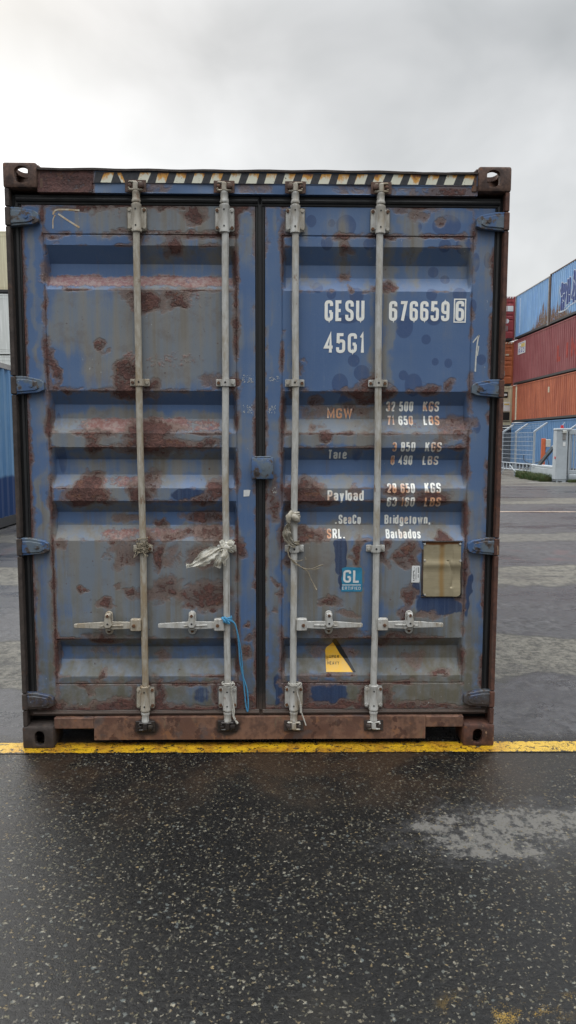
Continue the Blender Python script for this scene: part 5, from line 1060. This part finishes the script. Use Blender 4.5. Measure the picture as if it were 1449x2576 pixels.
# graffiti: swollen navy letters with white outlines
M['navy_spray'] = plain('navy_spray_paint', (.045, .07, .24), .5, .3, 8); M['white_spray'] = plain('white_spray_paint', (.56, .62, .70), .6, .15, 8)
def outl(cx, cz, w, h, seed):
    rg = random.Random(seed); return [(cx+w*(.5+.12*rg.uniform(-1, 1))*math.copysign(abs(math.cos(a))**.6, math.cos(a)), cz+h*(.5+.06*rg.uniform(-1, 1))*math.copysign(abs(math.sin(a))**.6, math.sin(a))) for a in [2*PI*k/14 for k in range(14)]]
blobs = [outl(4.05, 1.28, .9, 1.6, 1), outl(3.25, 1.42, .62, 1.5, 2), outl(2.5, 1.5, .7, 1.75, 3), outl(1.75, 1.5, .75, 1.6, 4), outl(.95, 1.55, .7, 1.7, 5)]
on_wall(c_, 'graffiti_fill', blobs, M['navy_spray'], off=.005)
bm = bmesh.new()
for k, bl in enumerate(blobs): ribbon(bm, [(a, c) for a, c, _ in [tuple(p) for p in spline([(a, c, 0) for a, c in bl+bl[:1]], 4)]], .042, -.0006*k, True)
for k, st in enumerate(([(4.3, 1.3), (3.9, 1.45), (3.75, 1.4)], [(4.2, .95), (4.05, 1.1), (3.9, .98)], [(3.3, 1.9), (3.25, 1.3), (3.1, 1.2)], [(2.6, 1.9), (2.45, 1.5), (2.55, 1.0)], [(1.9, 1.6), (1.6, 1.5)], [(4.6, 2.0), (4.62, .8), (4.5, .5), (3.6, .48), (2.9, .62), (2.0, .66), (1.2, .7)])): ribbon(bm, [(p.x, p.y) for p in spline([(a, c, 0) for a, c in st], 5)], .05 if k < 5 else .07, -.004-.0006*k)
for v in bm.verts: v.co = Vector((-v.co.y, v.co.x, v.co.z))
on_wall_bm(c_, 'graffiti_outline', bm, M['white_spray'], off=.007)
# end row, doors towards the viewer
XE = 16.62-1.22
def red_extra(root, w, Ht):
    MB().box(.30, 1.05, .005, .014, 1.96, 2.32).build('name_board', M['white'], root); MB().cyl((.62, .014, 1.30), (.62, .004, 1.30), .16, 20).build('round_sign', M['white'], root); MB().box(.36, .70, .004, .014, .62, .98).build('data_plate', M['grey_frame'], root)
    b = MB()
    for k in range(12): b.prism([(-1.05+k*.18, Ht-.125), (-.96+k*.18, Ht-.125), (-.91+k*.18, Ht-.025), (-1.0+k*.18, Ht-.025)], -.001, .004)
    b.build('hazard_stripes', M['white'], root)
def or_extra(root, w, Ht):
    MB().box(.25, .85, .008, .014, 2.06, 2.16).build('name_board', M['cream_mark'], root); MB().box(.30, .62, .008, .014, .68, 1.02).build('data_plate', M['grey_frame'], root)
    b = MB()
    for k in range(12): b.prism([(-1.05+k*.18, Ht-.125), (-.96+k*.18, Ht-.125), (-.91+k*.18, Ht-.025), (-1.0+k*.18, Ht-.025)], -.001, .004)
    b.build('hazard_stripes', M['cream_mark'], root)
ends = 'containers end-on beside the tall stack'
yard_container('red container end with ribbed doors, white board and round sign, top of its stack', (XE, 46.35, 8.55), 0, 12.19, 2.95, M['red_c'], M['red_c'], ends, door=rib_doors(M['red_c'], red_extra))
yard_container('orange container end with ribbed doors under the red one', (XE, 46.35, 5.46), 0, 12.19, 2.98, M['orange_door'], M['orange_door'], ends, door=rib_doors(M['orange_door'], or_extra))
def reefer(root, w, Ht):
    MB().box(-w+.1, w-.1, .03, .08, .14, Ht-.14).build('front_panel', M['cream_reefer'], root)
    MB().box(.38, 1.02, -.02, .03, .48, 1.02, .02).build('machine_opening', M['painted_shade'], root); MB().box(.50, .86, -.015, .03, 2.02, 2.42, .03).build('machine_opening', M['painted_shade'], root)  # raised black boxes, the openings' shade is put into their colour
    b = MB(); b.box(.40, 1.04, -.01, .03, 1.08, 1.72, .03); b.box(.58, .80, -.03, .03, 2.14, 2.28, .01); b.build('control_panel', M['white_c'], root)
    b = MB()
    for k in range(10): b.box(.14, .20, .0, .03, .3+k*.23, .36+k*.23)
    b.box(.10, 1.05, .0, .03, .36, .40); b.build('brackets', M['rail_dark'], root)
    MB().box(.62, .98, -.02, -.01, 1.52, 1.62).build('label_strip', M['sign_yellow'], root)
yard_container('cream refrigerated container end with machinery, third from the top of its stack', (XE, 46.35, 2.62), 0, 12.19, 2.82, M['cream_reefer'], M['cream_reefer'], ends, door=reefer)
yard_container('dark container end at ground level behind the fence', (XE, 46.35, 0), 0, 12.19, 2.58, M['dark_c'], M['dark_c'], ends, door=rib_doors(M['dark_c']))
# left side of the picture
yard_container('weathered blue container with a navy lower half at the left edge', (-6.03, .9, .0), 0, 12.19, 2.98, M['blue_left'], M['grey_frame'], flat=False, rail_top=.10, rail_bot=.2)
lf = 'pale containers stacked far left'
for k, (mt, lab) in enumerate((('white_c', 'white container at the bottom of the far left stack'), ('white_c', 'off-white container showing just above the weathered blue container at the left edge'), ('white_c', 'plain white container directly below the cream one'), ('cream_c', 'cream container at the top of the far left stack'))):
    yard_container(lab, (-9.2, 31.2, k*2.755), PI/2, 12.19, 2.73, M[mt], M[mt], lf, flat=True)

# ---------------------------------------------------------------- fence and gate
M['fence'] = plain('silver_paint', (.30, .34, .38), .45, .12, 6); M['gate_white'] = plain('grey_white_paint', (.40, .44, .47), .45, .12, 3); M['orange_paint'] = plain('orange_paint', (.55, .13, .05), .6, .2, 8); M['grey_box'] = plain('pale_grey_plastic', (.50, .50, .46), .5, .1, 10); M['red_lamp'] = plain('red_lens', (.50, .03, .04), .3, .1, 10); M['brace_dark'] = plain('dark_steel', (.05, .055, .06), .5, .2, 10)
fence = empty('wire_fence', (11.33, 28.2, 0), label='silver wire fence with angled posts in front of the blue container', cat='fence')
def fp(x, y): return (x-11.33, y-28.2)
FX = lambda y: 11.28+(31.6-y)*.032
ypost = [33.4, 31.6, 29.8, 27.6, 25.3]
for k, y in enumerate(ypost):
    x = FX(y) if k < 4 else 11.95; dx_, dy_ = fp(x, y); b = MB()
    b.box(dx_-.04, dx_+.04, dy_-.035, dy_+.035, 0, 2.04, .01)
    b.prism([(dx_-.05, 2.02), (dx_+.05, 2.02), (dx_+.56, 2.40), (dx_+.52, 2.45), (dx_-.02, 2.08)], dy_-.04, dy_+.04, .008)
    b.build('post', M['fence'], fence)
for (ya_, yb_) in zip(ypost[:-2], ypost[1:-1]):
    b = MB()
    for z in np.linspace(.62, 2.0, 8): b.tube([(*fp(FX(ya_)-.055, ya_), z), (*fp(FX(yb_)-.055, yb_), z)], .0085, 4)
    for q in np.linspace(0, 1, 14): yy = ya_+(yb_-ya_)*q; b.tube([(*fp(FX(yy)-.063, yy), .60), (*fp(FX(yy)-.063, yy), 2.02)], .005, 4)
    for o_, z in ((.2, 2.20), (.36, 2.30), (.52, 2.42)): b.tube([(*fp(FX(ya_)+o_, ya_), z), (*fp(FX(yb_)+o_, yb_), z)], .005, 4)
    b.build('mesh_panel', M['fence'], fence)
b = MB()
for z in (.60, .30):
    p0, p1 = fp(FX(33.4)-.05, 33.4), fp(FX(27.2)-.05, 27.2); b.tube([(p0[0], p0[1], z), (p1[0], p1[1], z)], .03, 4)
for yy in np.arange(27.4, 33.4, .42): p = fp(FX(yy)-.05, yy); b.box(p[0]-.015, p[0]+.015, p[1]-.05, p[1]+.05, .28, .60)
b.build('base_rail', M['fence'], fence)
b = MB()
for (y0, y1, z0, sag) in ((30.1, 28.0, .50, .32), (33.0, 30.6, .35, .30)):
    pts = [(*fp(FX(y0+(y1-y0)*q)-.12, y0+(y1-y0)*q), z0-sag*math.sin(PI*q)) for q in np.linspace(0, 1, 12)]; b.tube(pts, .02, 6)
b.build('cable', M['gate_white'], fence)
b = MB(); b.box(11.2, 11.62, 24.75, 27.3, 0, .52, .02); b.box(11.2, 11.58, 24.75, 27.3, .52, .62, .02)
tag(b.build('plinth', M['gate_white']), 'pale low plinth between the fence and the gate pillar', 'plinth')
b = MB(); d0, d1 = Vector((11.30, 27.0, .50)), Vector((11.16, 24.85, 1.42)); b.tube([d0, d1], .055, 4); b.mi = 1; b.tube([d0+Vector((.06, .03, -.07)), d1+Vector((.06, .03, -.09))], .05, 4); b.mi = 0; b.box(11.2, 11.4, 26.9, 27.15, .44, .62, .02)
tag(b.build('diagonal_brace', [M['gate_white'], M['brace_dark']]), 'slanted steel brace leaning on the gate pillar', 'brace')
op = empty('orange_post', (12.18, 28.6, 0), label='orange post with a grey box behind the wire fence', cat='post')
MB().box(-.085, .085, -.06, .06, 0, 1.74, .01).build('post', M['orange_paint'], op); MB().box(.09, .30, -.09, .07, 1.36, 1.70, .015).build('junction_box', M['grey_box'], op)
b = MB(); b.tube(spline([(.12, -.03, 1.37), (.10, -.03, 1.1), (.22, -.03, .8), (.30, -.02, .5)], 6), .014, 6); b.tube(spline([(-.9, -.1, 1.0), (-.85, -.1, .72), (-.5, -.1, .62), (-.08, -.07, .75)], 6), .018, 6); b.build('cable', M['brace_dark'], op)
gp = empty('gate_pillar', (11.36, 24.6, 0), label='tall pale grey gate pillar with a red lamp on top', cat='gate pillar')
b = MB(); b.box(-.23, .22, -.18, .18, .10, 2.02, .02); b.box(-.18, .2, -.16, .16, .0, .10); b.build('shaft', M['gate_white'], gp)
MB().box(-.24, .36, -.20, .20, 2.02, 2.12, .03, 2).build('cap', M['gate_white'], gp)
b = MB(); b.cyl((.02, -.05, 2.12), (.02, -.05, 2.15), .075, 12); b.cyl((.02, -.05, 2.15), (.02, -.05, 2.24), .06, 12, .05); b.build('warning_lamp', M['red_lamp'], gp)
MB().tube([(.03, -.03, 2.2), (.12, -.03, 2.36)], .012, 6).build('antenna', M['gate_white'], gp)
b = MB(); b.box(-.02, .15, -.25, -.175, 1.92, 2.03, .015); b.build('control_box', M['grey_box'], gp); MB().box(0, .13, -.20, -.175, 1.66, 1.92, .01).build('intercom', M['grey_frame'], gp); MB().box(.02, .12, -.19, -.178, 1.42, 1.58).build('notice', M['white'], gp)
MB().cyl((-.25, -.1, .97), (-.23, -.1, .97), .05, 12).build('reflector', M['red_lamp'], gp)
b = MB(); b.box(-.36, -.22, -.26, -.16, 0, .06); b.box(-.12, .0, -.28, -.18, 0, .06); b.build('floor_bolts', M['brace_dark'], gp)
gt = empty('sliding_gate', (11.62, 24.75, 0), label='pale sliding gate with upright bars right of the gate pillar', cat='gate')
MB().box(.0, .09, -.10, .10, .30, 2.0, .01).build('edge_strip', M['brace_dark'], gt)
b = MB(); b.box(.10, 5.0, -.05, .05, 1.88, 2.08, .01); b.box(.10, 5.0, -.05, .05, .34, .46, .01); b.box(.12, 5.2, -.12, .12, .06, .32, .05, 2); b.box(.10, .18, -.05, .05, .46, 1.88); b.build('frame', M['gate_white'], gt)
for k in range(30):
    if k in (4, 5, 6, 7): continue
    MB().box(.22+k*.115, .26+k*.115, -.025, .025, .46, 1.88).build('bar', M['fence'], gt)
MB().box(.66, 1.14, -.015, .015, .46, 1.88).build('panel', M['gate_white'], gt)
b = MB(); b.box(.1, .5, -.1, .1, .0, .06); b.box(2.0, 2.4, -.1, .1, .0, .06); b.build('rollers', M['brace_dark'], gt)
# grass at the foot of the fence
b = MB(); rg = random.Random(21)
def tuft(n, xr, yr, hr, cond=lambda a, c: True):
    for _ in range(n):
        x, y = rg.uniform(*xr), rg.uniform(*yr)
        if not cond(x, y): continue
        h = rg.uniform(*hr); a = rg.uniform(0, 2*PI); w = rg.uniform(.008, .018); lx, ly = rg.gauss(0, .35)*h, rg.gauss(0, .35)*h; cx_, sx_ = math.cos(a)*w, math.sin(a)*w
        b.face([(x-cx_, y-sx_, 0), (x+cx_, y+sx_, 0), (x+cx_*.6+lx*.5, y+sx_*.6+ly*.5, h*.65), (x-cx_*.6+lx*.5, y-sx_*.6+ly*.5, h*.65)]); b.face([(x-cx_*.6+lx*.5, y-sx_*.6+ly*.5, h*.65), (x+cx_*.6+lx*.5, y+sx_*.6+ly*.5, h*.65), (x+lx, y+ly, h)])
tuft(4200, (10.72, 11.25), (24.9, 29.2), (.08, .36), lambda x, y: x > 10.72+.5*max(0, (y-27.0)/2.4)+.1*math.sin(5*y)); tuft(500, (11.62, 11.95), (24.2, 24.4), (.04, .14))
m, t, out = new_mat('grass'); P = t.coords('Object'); n_ = t.noise(P, 5, 4); n2_ = t.noise(P, 40, 3)
out(t.mix(t.step(n_, .4, .62), t.mix(n2_, (.028, .062, .014), (.05, .098, .022)), (.095, .105, .038)), .7)
tag(b.build('grass', m, smooth=0), 'clump of rough green grass at the foot of the fence', kind='stuff')
M['kerb'] = plain('worn_concrete', (.20, .195, .18), .8, .3, 5)
b = MB(); b.face([(10.0, 24.15, .004), (12.6, 23.85, .004), (13, 24.0, .004), (10.0, 24.6, .004)]); tag(b.build('concrete_strip', M['kerb'], smooth=0), 'thin pale concrete strip before the gate', kind='structure')
